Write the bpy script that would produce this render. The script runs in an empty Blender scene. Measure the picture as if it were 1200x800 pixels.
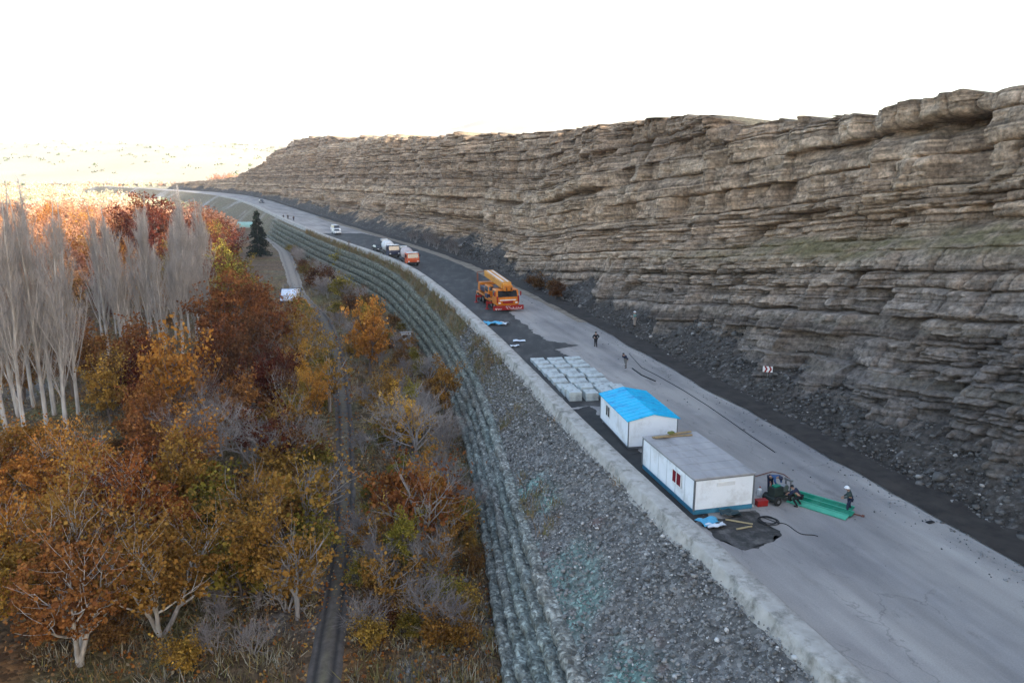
import bpy, bmesh, math, random
import numpy as np
from mathutils import Vector, Matrix
random.seed(7); RNG = np.random.default_rng(11)
SC = bpy.context.scene; COL = SC.collection
R = math.radians

# ------------------------------------------------------------------ noise
def hsh(ix, iy, seed=0):
    ix = np.asarray(ix).astype(np.int64); iy = np.asarray(iy).astype(np.int64)
    h = (ix*374761393 + iy*668265263 + seed*974711 + 1013904223) & 0xFFFFFFFF
    h = ((h ^ (h >> 13))*1274126177) & 0xFFFFFFFF
    h = ((h ^ (h >> 16))*2246822519) & 0xFFFFFFFF
    h = h ^ (h >> 15)
    return (h & 0xFFFFFF)/float(0x1000000)
def vn(x, y, seed=0):
    x = np.asarray(x, float); y = np.asarray(y, float); x, y = np.broadcast_arrays(x, y)
    ix = np.floor(x); iy = np.floor(y); fx = x-ix; fy = y-iy
    fx = fx*fx*(3-2*fx); fy = fy*fy*(3-2*fy)
    a = hsh(ix, iy, seed); b = hsh(ix+1, iy, seed); c = hsh(ix, iy+1, seed); d = hsh(ix+1, iy+1, seed)
    return (a*(1-fx)+b*fx)*(1-fy)+(c*(1-fx)+d*fx)*fy
def fbm(x, y, seed=0, octv=4):
    r = 0; a = 0.5; t = 0
    for i in range(octv):
        r = r+a*vn(np.asarray(x)*2**i+i*17.3, np.asarray(y)*2**i+i*9.1, seed+i); t += a; a *= .5
    return r/t*2-1

# ------------------------------------------------------------------ tags, meshes
def tag(o, label=None, cat=None, group=None, kind=None):
    if label: o['label'] = label
    if cat: o['category'] = cat
    if group: o['group'] = group
    if kind: o['kind'] = kind
    return o
def empty(name, loc, rz=0, label=None, cat=None, group=None):
    o = bpy.data.objects.new(name, None); COL.objects.link(o)
    o.location = loc; o.rotation_euler = (0, 0, rz); o.empty_display_size = .3
    return tag(o, label, cat, group)
def link(name, me, mats=None, parent=None, smooth=False, bevel=0):
    o = bpy.data.objects.new(name, me); COL.objects.link(o)
    for m in (mats if isinstance(mats, (list, tuple)) else [mats]):
        if m: me.materials.append(m)
    if parent: o.parent = parent
    if smooth: me.polygons.foreach_set('use_smooth', np.ones(len(me.polygons), bool))
    if bevel:
        b = o.modifiers.new('bevel', 'BEVEL'); b.width = bevel; b.segments = 2; b.limit_method = 'ANGLE'; b.angle_limit = R(40)
    return o
def np_mesh(name, V, F):
    V = np.asarray(V, np.float32); F = np.asarray(F, np.int32); k = F.shape[1]
    me = bpy.data.meshes.new(name); me.vertices.add(len(V)); me.vertices.foreach_set('co', V.ravel())
    me.loops.add(F.size); me.loops.foreach_set('vertex_index', F.ravel())
    me.polygons.add(len(F)); me.polygons.foreach_set('loop_start', np.arange(0, F.size, k, dtype=np.int32))
    me.polygons.foreach_set('loop_total', np.full(len(F), k, np.int32))
    me.update(calc_edges=True); return me
def grid_faces(n, m):           # n rows of m points
    i = np.arange(n-1)[:, None]*m+np.arange(m-1)[None, :]
    return np.stack([i, i+1, i+m+1, i+m], -1).reshape(-1, 4)
def set_col(me, name, c):
    c = np.asarray(c, np.float32)
    if c.shape[1] == 3: c = np.concatenate([c, np.ones((len(c), 1), np.float32)], 1)
    a = me.color_attributes.new(name, 'FLOAT_COLOR', 'POINT'); a.data.foreach_set('color', c.ravel())
def set_uv(me, uv):
    l = me.uv_layers.new(name='UVMap'); vi = np.zeros(len(me.loops), np.int32); me.loops.foreach_get('vertex_index', vi)
    l.data.foreach_set('uv', np.asarray(uv, np.float32)[vi].ravel())

class G:
    """collects plain shapes of one mesh"""
    def __init__(s): s.v = []; s.f = []; s.mi = []
    def add(s, vs, fs, mi=0):
        b = len(s.v); s.v += [tuple(v) for v in vs]; s.f += [tuple(b+i for i in f) for f in fs]; s.mi += [mi]*len(fs); return s
    def box(s, c, d, rz=0, tx=1, ty=1, mi=0, rx=0, ry=0):
        x, y, z = [q/2 for q in d]; M = Matrix.Translation(c) @ Matrix.Rotation(rz, 4, 'Z') @ Matrix.Rotation(ry, 4, 'Y') @ Matrix.Rotation(rx, 4, 'X')
        vs = [(-x, -y, -z), (x, -y, -z), (x, y, -z), (-x, y, -z), (-x*tx, -y*ty, z), (x*tx, -y*ty, z), (x*tx, y*ty, z), (-x*tx, y*ty, z)]
        return s.add([M @ Vector(v) for v in vs], [(3, 2, 1, 0), (4, 5, 6, 7), (0, 1, 5, 4), (1, 2, 6, 5), (2, 3, 7, 6), (3, 0, 4, 7)], mi)
    def tube(s, pts, rad, n=8, mi=0, cap=True):
        pts = [Vector(p) for p in pts]; k = len(pts)
        if not isinstance(rad, (list, tuple)): rad = [rad]*k
        vs = []; 
        for i, p in enumerate(pts):
            t = (pts[min(i+1, k-1)]-pts[max(i-1, 0)]); t = t.normalized() if t.length else Vector((0, 0, 1))
            a = t.cross(Vector((.31, .17, .93)) if abs(t.z) < .95 else Vector((1, 0, 0))).normalized(); b = t.cross(a)
            for j in range(n):
                an = 2*math.pi*j/n; vs.append(p+(a*math.cos(an)+b*math.sin(an))*rad[i])
        fs = [(i*n+j, i*n+(j+1) % n, (i+1)*n+(j+1) % n, (i+1)*n+j) for i in range(k-1) for j in range(n)]
        if cap: fs += [tuple(range(n-1, -1, -1)), tuple(range((k-1)*n, k*n))]
        return s.add(vs, fs, mi)
    def prism(s, poly, x0, x1, mi=0):      # polygon in (y,z) extruded along x
        n = len(poly); vs = [(x0, y, z) for y, z in poly]+[(x1, y, z) for y, z in poly]
        return s.add(vs, [tuple(range(n)), tuple(range(2*n-1, n-1, -1))]+[((i+1) % n, i, i+n, (i+1) % n+n) for i in range(n)], mi)
    def build(s, name, mats, parent=None, smooth=False, bevel=0):
        me = bpy.data.meshes.new(name); me.from_pydata(s.v, [], s.f); me.validate()
        o = link(name, me, mats, parent, smooth, bevel)
        if any(s.mi) and len(s.mi) == len(me.polygons): me.polygons.foreach_set('material_index', np.array(s.mi, np.int32))
        bm = bmesh.new(); bm.from_mesh(me); bmesh.ops.recalc_face_normals(bm, faces=bm.faces); bm.to_mesh(me); bm.free()
        return o
def copy_tree(o, parent=None):
    c = o.copy(); COL.objects.link(c); c.parent = parent
    for ch in list(o.children): copy_tree(ch, c)
    return c

# ------------------------------------------------------------------ materials
def newmat(name):
    m = bpy.data.materials.new(name); m.use_nodes = True; nt = m.node_tree; nt.nodes.clear()
    o = nt.nodes.new('ShaderNodeOutputMaterial'); b = nt.nodes.new('ShaderNodeBsdfPrincipled'); nt.links.new(b.outputs[0], o.inputs[0])
    return m, nt, b
def N(nt, t, **kw):
    n = nt.nodes.new(t)
    for k, v in kw.items(): setattr(n, k, v)
    return n
def noise(nt, vec, scale, detail=4, rough=.55):
    n = N(nt, 'ShaderNodeTexNoise'); n.inputs['Scale'].default_value = scale; n.inputs['Detail'].default_value = detail; n.inputs['Roughness'].default_value = rough
    if vec: nt.links.new(vec, n.inputs['Vector'])
    return n.outputs[0]
def ramp(nt, fac, stops):
    r = N(nt, 'ShaderNodeValToRGB'); e = r.color_ramp.elements
    while len(e) < len(stops): e.new(.5)
    for q, (p, c) in zip(e, stops): q.position = p; q.color = (*c, 1) if len(c) == 3 else c
    nt.links.new(fac, r.inputs[0]); return r.outputs[0]
def mix(nt, fac, a, b, mode='MIX'):
    m = N(nt, 'ShaderNodeMix', data_type='RGBA', blend_type=mode)
    for s, v in ((0, fac), (6, a), (7, b)):
        if hasattr(v, 'is_output'): nt.links.new(v, m.inputs[s])
        elif s == 0: m.inputs[0].default_value = v
        else: m.inputs[s].default_value = (*v, 1) if len(v) == 3 else v
    return m.outputs[2]
def bump(nt, b, h, strength=.5, dist=.05):
    n = N(nt, 'ShaderNodeBump'); n.inputs['Strength'].default_value = strength; n.inputs['Distance'].default_value = dist
    nt.links.new(h, n.inputs['Height']); nt.links.new(n.outputs[0], b.inputs['Normal']); return n
def texco(nt, kind='Object'):
    return N(nt, 'ShaderNodeTexCoord').outputs[kind]
def mapping(nt, vec, scale=(1, 1, 1), rot=(0, 0, 0)):
    m = N(nt, 'ShaderNodeMapping'); m.inputs['Scale'].default_value = scale; m.inputs['Rotation'].default_value = rot
    nt.links.new(vec, m.inputs[0]); return m.outputs[0]
def mat(name, c1, c2=None, scale=3, rough=.7, bmp=0, metal=0, spec=.3, detail=5, dirt=None, rscale=(1, 1, 1)):
    m, nt, b = newmat(name); tc = texco(nt); tc = mapping(nt, tc, rscale)
    c2 = c2 or tuple(x*.75 for x in c1); n = noise(nt, tc, scale, detail)
    col = ramp(nt, n, [(.3, c1), (.7, c2)])
    if dirt:
        n2 = noise(nt, tc, scale*.37+.31, 6, .7); f = ramp(nt, n2, [(.5, (0, 0, 0)), (.68, (1, 1, 1))])
        col = mix(nt, f, col, dirt)
    nt.links.new(col, b.inputs['Base Color']); b.inputs['Roughness'].default_value = rough; b.inputs['Metallic'].default_value = metal
    b.inputs['Specular IOR Level'].default_value = spec
    if bmp: bump(nt, b, noise(nt, tc, scale*4, 6), bmp, .03)
    return m
def mat_leaf(name, c1, c2, c3):
    m = bpy.data.materials.new(name); m.use_nodes = True; nt = m.node_tree; nt.nodes.clear()
    o = N(nt, 'ShaderNodeOutputMaterial'); d = N(nt, 'ShaderNodeBsdfDiffuse'); t = N(nt, 'ShaderNodeBsdfTranslucent'); mx = N(nt, 'ShaderNodeMixShader')
    g = N(nt, 'ShaderNodeNewGeometry'); oi = N(nt, 'ShaderNodeObjectInfo')
    c = ramp(nt, g.outputs['Random Per Island'], [(0, c1), (.5, c2), (1, c3)])
    n = noise(nt, texco(nt), .55, 3); k = ramp(nt, n, [(.35, (.5, .47, .42)), (.65, (1.35, 1.3, 1.2))])
    c = mix(nt, 1.0, c, k, 'MULTIPLY')
    hs = N(nt, 'ShaderNodeHueSaturation'); nt.links.new(c, hs.inputs['Color'])
    mr = N(nt, 'ShaderNodeMapRange'); nt.links.new(oi.outputs['Random'], mr.inputs[0]); mr.inputs[3].default_value = .75; mr.inputs[4].default_value = 1.25; nt.links.new(mr.outputs[0], hs.inputs['Value'])
    mr2 = N(nt, 'ShaderNodeMapRange'); nt.links.new(oi.outputs['Random'], mr2.inputs[0]); mr2.inputs[3].default_value = .488; mr2.inputs[4].default_value = .512; nt.links.new(mr2.outputs[0], hs.inputs['Hue'])
    for q in (d, t): nt.links.new(hs.outputs[0], q.inputs[0])
    mx.inputs[0].default_value = .3; nt.links.new(d.outputs[0], mx.inputs[1]); nt.links.new(t.outputs[0], mx.inputs[2]); nt.links.new(mx.outputs[0], o.inputs[0])
    return m
def mat_attr(name, mul_scale=2.5, bscale=6, bstr=.6, bdist=.08, lo=.6, hi=1.35, vor=0, rough=.9):
    m, nt, b = newmat(name); a = N(nt, 'ShaderNodeVertexColor', layer_name='Col'); tc = texco(nt)
    n = noise(nt, tc, mul_scale, 8, .65); k = ramp(nt, n, [(.3, (lo,)*3), (.7, (hi,)*3)])
    c = mix(nt, 1.0, a.outputs[0], k, 'MULTIPLY')
    h = noise(nt, tc, bscale, 8, .7)
    if vor:
        v = N(nt, 'ShaderNodeTexVoronoi'); v.inputs['Scale'].default_value = vor; nt.links.new(tc, v.inputs['Vector'])
        sp = N(nt, 'ShaderNodeSeparateColor'); nt.links.new(v.outputs['Color'], sp.inputs[0])
        k2 = ramp(nt, sp.outputs[0], [(0, (.5,)*3), (.75, (1.05,)*3), (1, (1.7,)*3)]); c = mix(nt, 1.0, c, k2, 'MULTIPLY')
        mh = N(nt, 'ShaderNodeMath', operation='SUBTRACT'); nt.links.new(h, mh.inputs[0]); nt.links.new(v.outputs['Distance'], mh.inputs[1]); h = mh.outputs[0]
    nt.links.new(c, b.inputs['Base Color']); b.inputs['Roughness'].default_value = rough; b.inputs['Specular IOR Level'].default_value = .15
    bump(nt, b, h, bstr, bdist); return m

# ------------------------------------------------------------------ the lines of the road (x as a function of y, metres; camera over the origin)
CH = 21.0; PITCH = math.atan(205/900)
def spline(pts):
    ys = np.array([p[1] for p in pts]); xs = np.array([p[0] for p in pts])
    yy = np.arange(ys[0], ys[-1]+1, 1.0); xx = np.interp(yy, ys, xs)
    for k in (9, 9, 7):
        e = np.pad(xx, k, mode='reflect', reflect_type='odd'); xx = np.convolve(e, np.ones(2*k+1)/(2*k+1), 'same')[k:-k]
    return lambda y: np.interp(y, yy, xx)
XR = spline([(64.5, -100), (27, 41.5), (24.4, 51.5), (21.7, 61.9), (17.7, 77), (11.5, 101), (2.9, 130.5), (-7.4, 165), (-25.5, 209), (-43.6, 247), (-64.3, 292), (-95.7, 363), (-147, 480), (-196, 580), (-251, 658), (-335, 750), (-440, 850)])
XL = spline([(49, -100), (11.2, 40.3), (9.1, 48), (6.8, 56.7), (3.6, 70.5), (.5, 84.4), (-4.0, 102.6), (-11, 128.5), (-19.2, 156.3), (-30, 182.9), (-40.5, 203), (-58.3, 239.8), (-86.3, 301.9), (-139.5, 424.5), (-176, 503), (-225, 590), (-275, 662), (-350, 752), (-450, 850)])
PW = 1.25     # parapet width
_gt = spline([(30, -40), (8, 10), (5, 28), (3, 38), (1.2, 49.3), (.3, 57.4), (-1.2, 69.4), (-3, 83.6), (-7, 104), (-12.6, 125), (-23.6, 162), (-33.8, 190), (-63, 245), (-130, 400)])
def XGT(y): return np.minimum(_gt(y), XL(y)-PW-.9)
def ZGT(y): return np.interp(y, [20, 50, 83, 105, 130, 162, 190, 260], [-4.2, -4, -3.6, -3, -2.3, -1.6, -1.2, -1.0])
_gb = spline([(8, -40), (2.5, 10), (1, 28), (-.6, 42), (-2.4, 57.2), (-3.5, 68.6), (-5.6, 83.4), (-9.3, 101), (-16, 127), (-28.8, 170), (-42.8, 213), (-61.5, 255), (-82, 300), (-150, 420), (-200, 520), (-330, 700), (-470, 850)])
def XGB(y): return np.minimum(_gb(y), XGT(y)-np.interp(y, [60, 200, 300], [1.5, 4.5, 5.0]))
VZ = -8.0
XT = spline([(-9, 25), (-11, 40), (-13.5, 57.2), (-19, 83.4), (-27, 115.4), (-37.5, 150), (-48.3, 172), (-62, 215), (-80, 270), (-105, 330)])
def valley_z(x, y):
    return VZ+.5*fbm(x/14., y/14., 5, 4)+.5*np.clip((y-150)/300, 0, 1)+np.clip((np.abs(x)+np.abs(y)-1500)/400, 0, 6)

# ------------------------------------------------------------------ shared materials
M = {}
M['concrete'] = mat('concrete', (.36, .35, .32), (.24, .235, .21), 1.3, .9, .5, dirt=(.16, .155, .14))
M['block'] = mat('concrete_block', (.50, .53, .51), (.38, .41, .40), 1.7, .85, .35, dirt=(.25, .26, .25))
M['white_panel'] = mat('white_panel', (.82, .84, .86), (.76, .79, .81), .9, .5, .05, dirt=(.6, .6, .59))
M['blue_panel'] = mat('blue_panel', (.05, .22, .32), (.04, .16, .24), 2, .5, .05)
M['blue_roof'] = mat('blue_roof', (.002, .47, .74), (.002, .40, .66), 1.1, .45, .05, dirt=(.01, .24, .5))
M['grey_roof'] = mat('grey_roof', (.40, .38, .37), (.29, .28, .275), 1.2, .85, .2, dirt=(.22, .21, .2), rscale=(1, .25, 1))
M['frame_grey'] = mat('frame_grey', (.18, .19, .2), None, 4, .5, .05, metal=.3)
M['black'] = mat('black', (.012, .012, .014), (.02, .02, .02), 6, .6, .1)
M['tyre'] = mat('tyre', (.018, .018, .019), (.03, .029, .027), 8, .9, .2)
M['glass'] = mat('dark_glass', (.012, .014, .018), (.02, .024, .03), 1, .08, 0, spec=.7)
M['orange'] = mat('orange_paint', (.62, .19, .012), (.52, .15, .01), .8, .4, .03, dirt=(.40, .14, .03))
M['orange_pale'] = mat('boom_paint', (.68, .30, .04), (.58, .24, .03), .8, .45, .03, dirt=(.42, .2, .06))
M['red'] = mat('red_paint', (.30, .012, .01), (.22, .012, .01), 2, .45, .03)
M['orange_red'] = mat('cab_orange', (.55, .09, .02), (.45, .07, .02), 2, .4, .03)
M['white_paint'] = mat('white_paint', (.78, .78, .77), (.66, .66, .64), 2, .45, .03)
M['drum_white'] = mat('drum_white', (.7, .7, .69), (.5, .5, .48), 2, .5, .05, dirt=(.35, .34, .32))
M['drum_pink'] = mat('drum_pinkish', (.5, .42, .40), (.38, .33, .32), 2, .55, .05, dirt=(.3, .28, .27))
M['navy'] = mat('navy_paint', (.03, .04, .08), (.02, .025, .05), 3, .4, .03)
M['machine'] = mat('machine_dark', (.018, .028, .024), (.03, .04, .035), 5, .6, .2)
M['steel'] = mat('steel', (.3, .3, .3), (.22, .21, .2), 5, .4, .1, metal=.7)
M['wood'] = mat('plank_wood', (.36, .25, .12), (.24, .17, .09), 3, .8, .3)
M['rust'] = mat('rust', (.22, .08, .05), (.14, .05, .035), 6, .8, .3)
M['curtain'] = mat('red_curtain', (.22, .008, .02), (.13, .006, .014), 9, .8, .2, rscale=(1, 1, .1))
M['green_sheet'] = mat('green_sheet', (.0, .22, .13), (.0, .15, .09), 2, .35, .05, dirt=(.05, .3, .2))
M['green_pale'] = mat('green_edge', (.10, .45, .32), (.06, .36, .25), 2, .4, .05)  # paler green that paints the highlight on the sheets
M['helmet'] = mat('helmet_white', (.8, .8, .8), (.74, .74, .74), 2, .3)
M['skin'] = mat('skin', (.42, .25, .17), (.36, .2, .14), 9, .6)
M['cloth_black'] = mat('cloth_black', (.012, .012, .015), (.02, .02, .024), 12, .9, .3)
M['cloth_navy'] = mat('cloth_navy', (.015, .02, .045), (.025, .03, .06), 12, .9, .3)
M['cloth_blue'] = mat('cloth_blue', (.05, .11, .24), (.03, .07, .16), 12, .9, .3)
M['cloth_green'] = mat('cloth_green', (.03, .05, .048), (.045, .065, .06), 12, .9, .3)
M['cloth_teal'] = mat('cloth_teal', (.14, .24, .22), (.10, .18, .17), 12, .9, .3)
M['cloth_beige'] = mat('cloth_beige', (.34, .28, .24), (.26, .21, .18), 12, .9, .3)
M['cloth_grey'] = mat('cloth_grey', (.12, .11, .10), (.16, .15, .14), 12, .9, .3)
M['bark_grey'] = mat('bark_grey', (.30, .275, .26), (.20, .18, .17), 2, .9, .5, rscale=(1, 1, .3))
M['bark_pale'] = mat('bark_pale', (.48, .45, .42), (.22, .20, .185), 2, .9, .4, rscale=(1, 1, .3))
M['bark_dark'] = mat('bark_dark', (.09, .07, .06), (.14, .11, .095), 3, .9, .5, rscale=(1, 1, .3))
M['twig_grey'] = mat('twig_grey', (.33, .30, .28), (.23, .205, .19), .35, .9)
M['twig_purple'] = mat('twig_purple', (.21, .18, .17), (.13, .11, .105), .5, .9)
M['twig_brown'] = mat('twig_brown', (.17, .12, .09), (.11, .075, .06), .5, .9)
LEAF = dict(
    orange=mat_leaf('leaf_orange', (.26, .092, .024), (.38, .15, .035), (.48, .24, .07)),
    rust=mat_leaf('leaf_rust', (.13, .045, .020), (.21, .078, .028), (.28, .12, .045)),
    gold=mat_leaf('leaf_gold', (.40, .18, .03), (.54, .28, .05), (.6, .36, .09)),
    olive=mat_leaf('leaf_olive', (0.115, 0.101, 0.019), (0.216, 0.176, 0.034), (0.324, 0.243, 0.054)),
    ochre=mat_leaf('leaf_ochre', (0.203, 0.108, 0.024), (0.324, 0.176, 0.041), (0.405, 0.257, 0.068)),
    brown=mat_leaf('leaf_brown', (0.101, 0.047, 0.020), (0.162, 0.081, 0.034), (0.230, 0.121, 0.047)),
    red=mat_leaf('leaf_red', (.075, .020, .013), (.11, .032, .018), (.15, .05, .026)),  # darkened, so the shade on the red trees sits in the colour
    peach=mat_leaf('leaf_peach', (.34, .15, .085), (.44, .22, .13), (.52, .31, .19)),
    pale=mat_leaf('leaf_pale', (0.420, 0.360, 0.160), (0.500, 0.440, 0.220), (0.550, 0.500, 0.300)),
    green=mat_leaf('leaf_green', (0.054, 0.095, 0.034), (0.095, 0.135, 0.047), (0.135, 0.176, 0.068)),
    conifer=mat_leaf('leaf_conifer', (0.008, 0.016, 0.012), (0.014, 0.026, 0.018), (0.022, 0.036, 0.024)))

# ------------------------------------------------------------------ terrain
def lines_y(y0, y1, k):         # spacing grows with distance
    ys = [y0]
    while ys[-1] < y1: ys.append(ys[-1]+max(.09, k*max(25, abs(ys[-1]))))
    return np.array(ys)
def rock_layers(w, s, seed, tmin, tmax, wmin, wmax, total=90):
    rg = np.random.default_rng(seed); th = rg.uniform(tmin, tmax, int(total/tmin)+4); bnd = np.cumsum(th)-20
    i = np.clip(np.searchsorted(bnd, w), 1, len(bnd)-1); p0 = bnd[i-1]; t = bnd[i]-p0
    ez = np.minimum(w-p0, bnd[i]-w)
    bw = wmin+(wmax-wmin)*hsh(i, i*3+1, seed); q = s/bw+hsh(i, 7, seed)*31; k = np.floor(q); fr = q-k
    b0 = .45*(hsh(i, k, seed+5)-.5); b1 = 1+.45*(hsh(i, k+1, seed+5)-.5)
    es = np.minimum(np.abs(fr-b0), np.abs(fr-b1))*bw
    kk = k-(fr < b0)+(fr > b1)
    return i, kk, ez, es, hsh(i, 11, seed+1), hsh(i, kk, seed+2)

def make_cliff():
    near = np.arange(-100, 22, 1.2); Y = np.concatenate([near, lines_y(22, 745, .0019)])
    X0 = XR(Y); n = len(Y)
    dx = np.gradient(X0, Y); L = np.sqrt(1+dx*dx); nx = 1/L; ny = -dx/L       # outward normal (to the right)
    s = np.concatenate([[0], np.cumsum(np.hypot(np.diff(X0), np.diff(Y)))])
    top = np.interp(Y, [-100, 5, 32, 46, 58, 70, 100, 200, 300, 430, 480, 520, 560, 600, 640, 690, 745], [92, 86, 64, 38, 25.5, 24.5, 25.5, 29, 32, 36, 35, 30, 23, 17, 11, 7, 4])  # rim out of view, beside and behind the camera, raised to shade the valley
    top = top+1.2*fbm(s/11, 0*s, 31, 3)*np.clip(top/20, .3, 1.5)+.7*fbm(s/2.6, 0*s, 33, 3)
    rows = 452; rl = 390; lowt = np.minimum(top, 26.5)
    Z = np.concatenate([np.linspace(0, 1, rl)[:, None]*(lowt+.4)[None, :]-.4, lowt[None, :]+(np.linspace(0, 1, rows-rl+1)[1:, None])*np.maximum(top-lowt, .02*(rows-rl))[None, :]], 0); S = np.broadcast_to(s, Z.shape); YY = np.broadcast_to(Y, Z.shape)
    dipY = np.minimum(YY, 150)+.12*np.maximum(YY-150, 0)
    W = Z+.13*(dipY-60)+.6*fbm(S/34, Z/20, 3, 3)+.07*fbm(S/3.5, Z/3, 4, 3)
    hs = 3.2+2.0*fbm(S/9, 0*S, 8, 4); scr = np.clip((hs-Z)/1.1+1.5*fbm(S/2.2, Z/1.2, 9, 4), 0, 1)
    led = np.exp(-((W-14.8-.9*fbm(S/6, W*0, 15, 3))/1.15)**2)*np.clip((112-YY)/30+.6*fbm(S/8, W*0, 14, 3), 0, 1)
    massive = np.clip((W-19.5)/1.5, 0, 1)
    cot = .36*(1-massive)+.17*massive+led*1.5+.25*fbm(S/20, W/4, 21, 2)
    bench = (np.abs(((W/4.1) % 1)-.5) > .40)*.55*vn(S/25, np.floor(W/4.1), 77); cot = cot+bench
    cot = np.maximum(cot*(1-scr)+1.35*scr, .02)
    D = np.cumsum(cot*np.diff(Z, axis=0, prepend=Z[:1]), 0)+1.9
    # displacement towards the road
    d = 2.4*fbm(S/38, Z/30, 40, 2)+1.1*fbm(S/11, W/7, 41, 3)+.22*fbm(S/3, W/2.2, 42, 3)
    i1, k1, ez1, es1, r1, b1 = rock_layers(W, S+.5*fbm(S/2, Z/1.3, 51, 2), 61, .9, 2.9, 1.8, 6.5)
    i2, k2, ez2, es2, r2, b2 = rock_layers(W+.05*fbm(S, Z*2, 52, 2), S+.3*fbm(S, Z*1.1, 53, 2), 62, .22, .75, .5, 2.4)
    i3, k3, ez3, es3, r3, b3 = rock_layers(W, S, 63, .09, .24, .3, 1.4)
    big = np.clip(.55+1.6*fbm(S/17, W/6, 64, 3), .15, 1.2)
    brk = np.clip(vn(S/3.2, i1*3.7, 66)*2.6-.7, 0, 1); brk2 = np.clip(vn(S/1.6, i2*3.7, 67)*2.6-.8, 0, 1)
    dl = .60*(r1-.5)+1.25*(b1-.5)*(.6+.7*massive)-.9*(b1 < .10)-1.2*np.exp(-ez1/.085)*brk-.85*np.exp(-es1/.085)*(b1 > .25)
    dl += big*(1-.45*massive)*(.36*(r2-.5)+.72*(b2-.5)-.34*(b2 < .12)-.6*np.exp(-ez2/.055)*brk2-.38*np.exp(-es2/.06)*(b2 > .4))
    dl += big*(.24*(r3-.5)+.13*(b3-.5))*(1-.35*massive)
    dl += .16*fbm(S*1.3, Z*1.6, 43, 4)+massive*(.55*fbm(S/2.6, Z/1.7, 44, 3)+.5*fbm(S/5, Z/3.5, 45, 3))
    # overhung hollows at the foot of the massive beds
    hol = np.clip(vn(S/13, W*0, 71)*1.9-.75, 0, 1)*np.exp(-((W-20.3)/.75)**2)*3.6*np.clip((YY-88)/15, 0, 1)
    hol2 = np.clip(vn(S/9, W*0, 72)*1.9-.8, 0, 1)*np.exp(-((W-25.2)/.5)**2)*2.6+np.clip(vn(S/9, W*0, 73)*1.9-.9, 0, 1)*np.exp(-((W-16.6)/.35)**2)*.9
    dl = dl*(1-.65*led)-hol-hol2
    dsc = .45*fbm(S/1.2, Z/.8, 81, 4)+.3*(vn(S/.35, Z/.25, 82)-.5)
    foot = np.clip((Z+.2)/2.5, 0, 1)
    d = (d*foot)*(1-.5*scr)+dl*(1-scr)*np.clip((Z-.2)/1.2, 0, 1)+dsc*scr
    off = D-d; off = np.maximum(off, .25)
    PX = X0[None, :]+nx*off; PY = Y[None, :]+ny*off
    PZ = Z+.10*fbm(S*.8, W*2, 90, 3)*np.clip(Z, 0, 1)
    # plateau behind the rim
    ex = np.array([3., 9., 22., 50., 95.]); px2 = PX[-1]+nx*ex[:, None]; py2 = PY[-1]+ny*ex[:, None]
    pz2 = PZ[-1]+ex[:, None]*-.06*np.clip(top/24, .1, 1)+.2*fbm(px2/9, py2/9, 91, 3); pz2[-1] = -9
    PX = np.vstack([PX, px2]); PY = np.vstack([PY, py2]); PZ = np.vstack([PZ, pz2])
    V = np.stack([PX, PY, PZ], -1).reshape(-1, 3)
    # rock colours: bed by bed, block by block
    tan = np.array([.38, .272, .185]); cream = np.array([.58, .445, .31]); grey = np.array([.225, .182, .148]); dark = np.array([.055, .042, .034])
    olive = np.array([.15, .125, .055]); scre = np.array([.064, .055, .048]); brown = np.array([.145, .088, .052])
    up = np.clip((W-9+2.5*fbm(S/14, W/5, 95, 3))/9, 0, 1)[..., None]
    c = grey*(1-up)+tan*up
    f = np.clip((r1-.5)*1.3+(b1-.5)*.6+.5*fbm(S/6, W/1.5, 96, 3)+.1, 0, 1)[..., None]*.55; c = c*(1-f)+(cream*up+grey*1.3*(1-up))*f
    f = np.clip((.42-r2)*1.6+.35*fbm(S/3, W/.8, 97, 3), 0, 1)[..., None]*.75; c = c*(1-f)+dark*f
    f = (np.clip(.30-r3, 0, .3)/.3)[..., None]*.55; c = c*(1-f)+dark*f
    f = np.clip(fbm(S/9, W/1.1, 98, 4)*1.8-.35, 0, 1)[..., None]*.6; c = c*(1-f)+brown*f
    c = c*(.66+.68*b2)[..., None]*(.80+.40*b3)[..., None]
    f = np.clip((7.5-W-.06*(YY-60)+2.2*fbm(S/6, W/2, 103, 4))/3.5, 0, 1)[..., None]*.7*np.clip((125-YY)/30, 0, 1)[..., None]; c = c*(1-f)+np.array([.105, .092, .085])*(.6+.8*b2[..., None])*f
    gr = np.clip(led*1.15*(.1+1.2*vn(S/1.7, W/.5, 104))+bench*.35*(vn(S/5, W, 99) > .5)+.35*fbm(S/2.5, W/1.2, 100, 3)*led, 0, 1)[..., None]*.8; c = c*(1-gr)+olive*gr
    sc = scr[..., None]; st = np.clip(vn(S/.22, Z/.2, 101)-.7, 0, 1)[..., None]*.35
    c = c*(1-sc)+(scre*(.7+.6*vn(S/3, Z, 102))[..., None]+st)*sc
    pc = np.broadcast_to(np.array([.28, .24, .16]), (5, n, 3)); c = np.concatenate([c, pc], 0).reshape(-1, 3)
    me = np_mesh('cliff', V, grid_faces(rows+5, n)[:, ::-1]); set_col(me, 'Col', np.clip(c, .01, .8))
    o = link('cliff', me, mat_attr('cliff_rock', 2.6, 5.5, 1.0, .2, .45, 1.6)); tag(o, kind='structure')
make_cliff()

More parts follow.
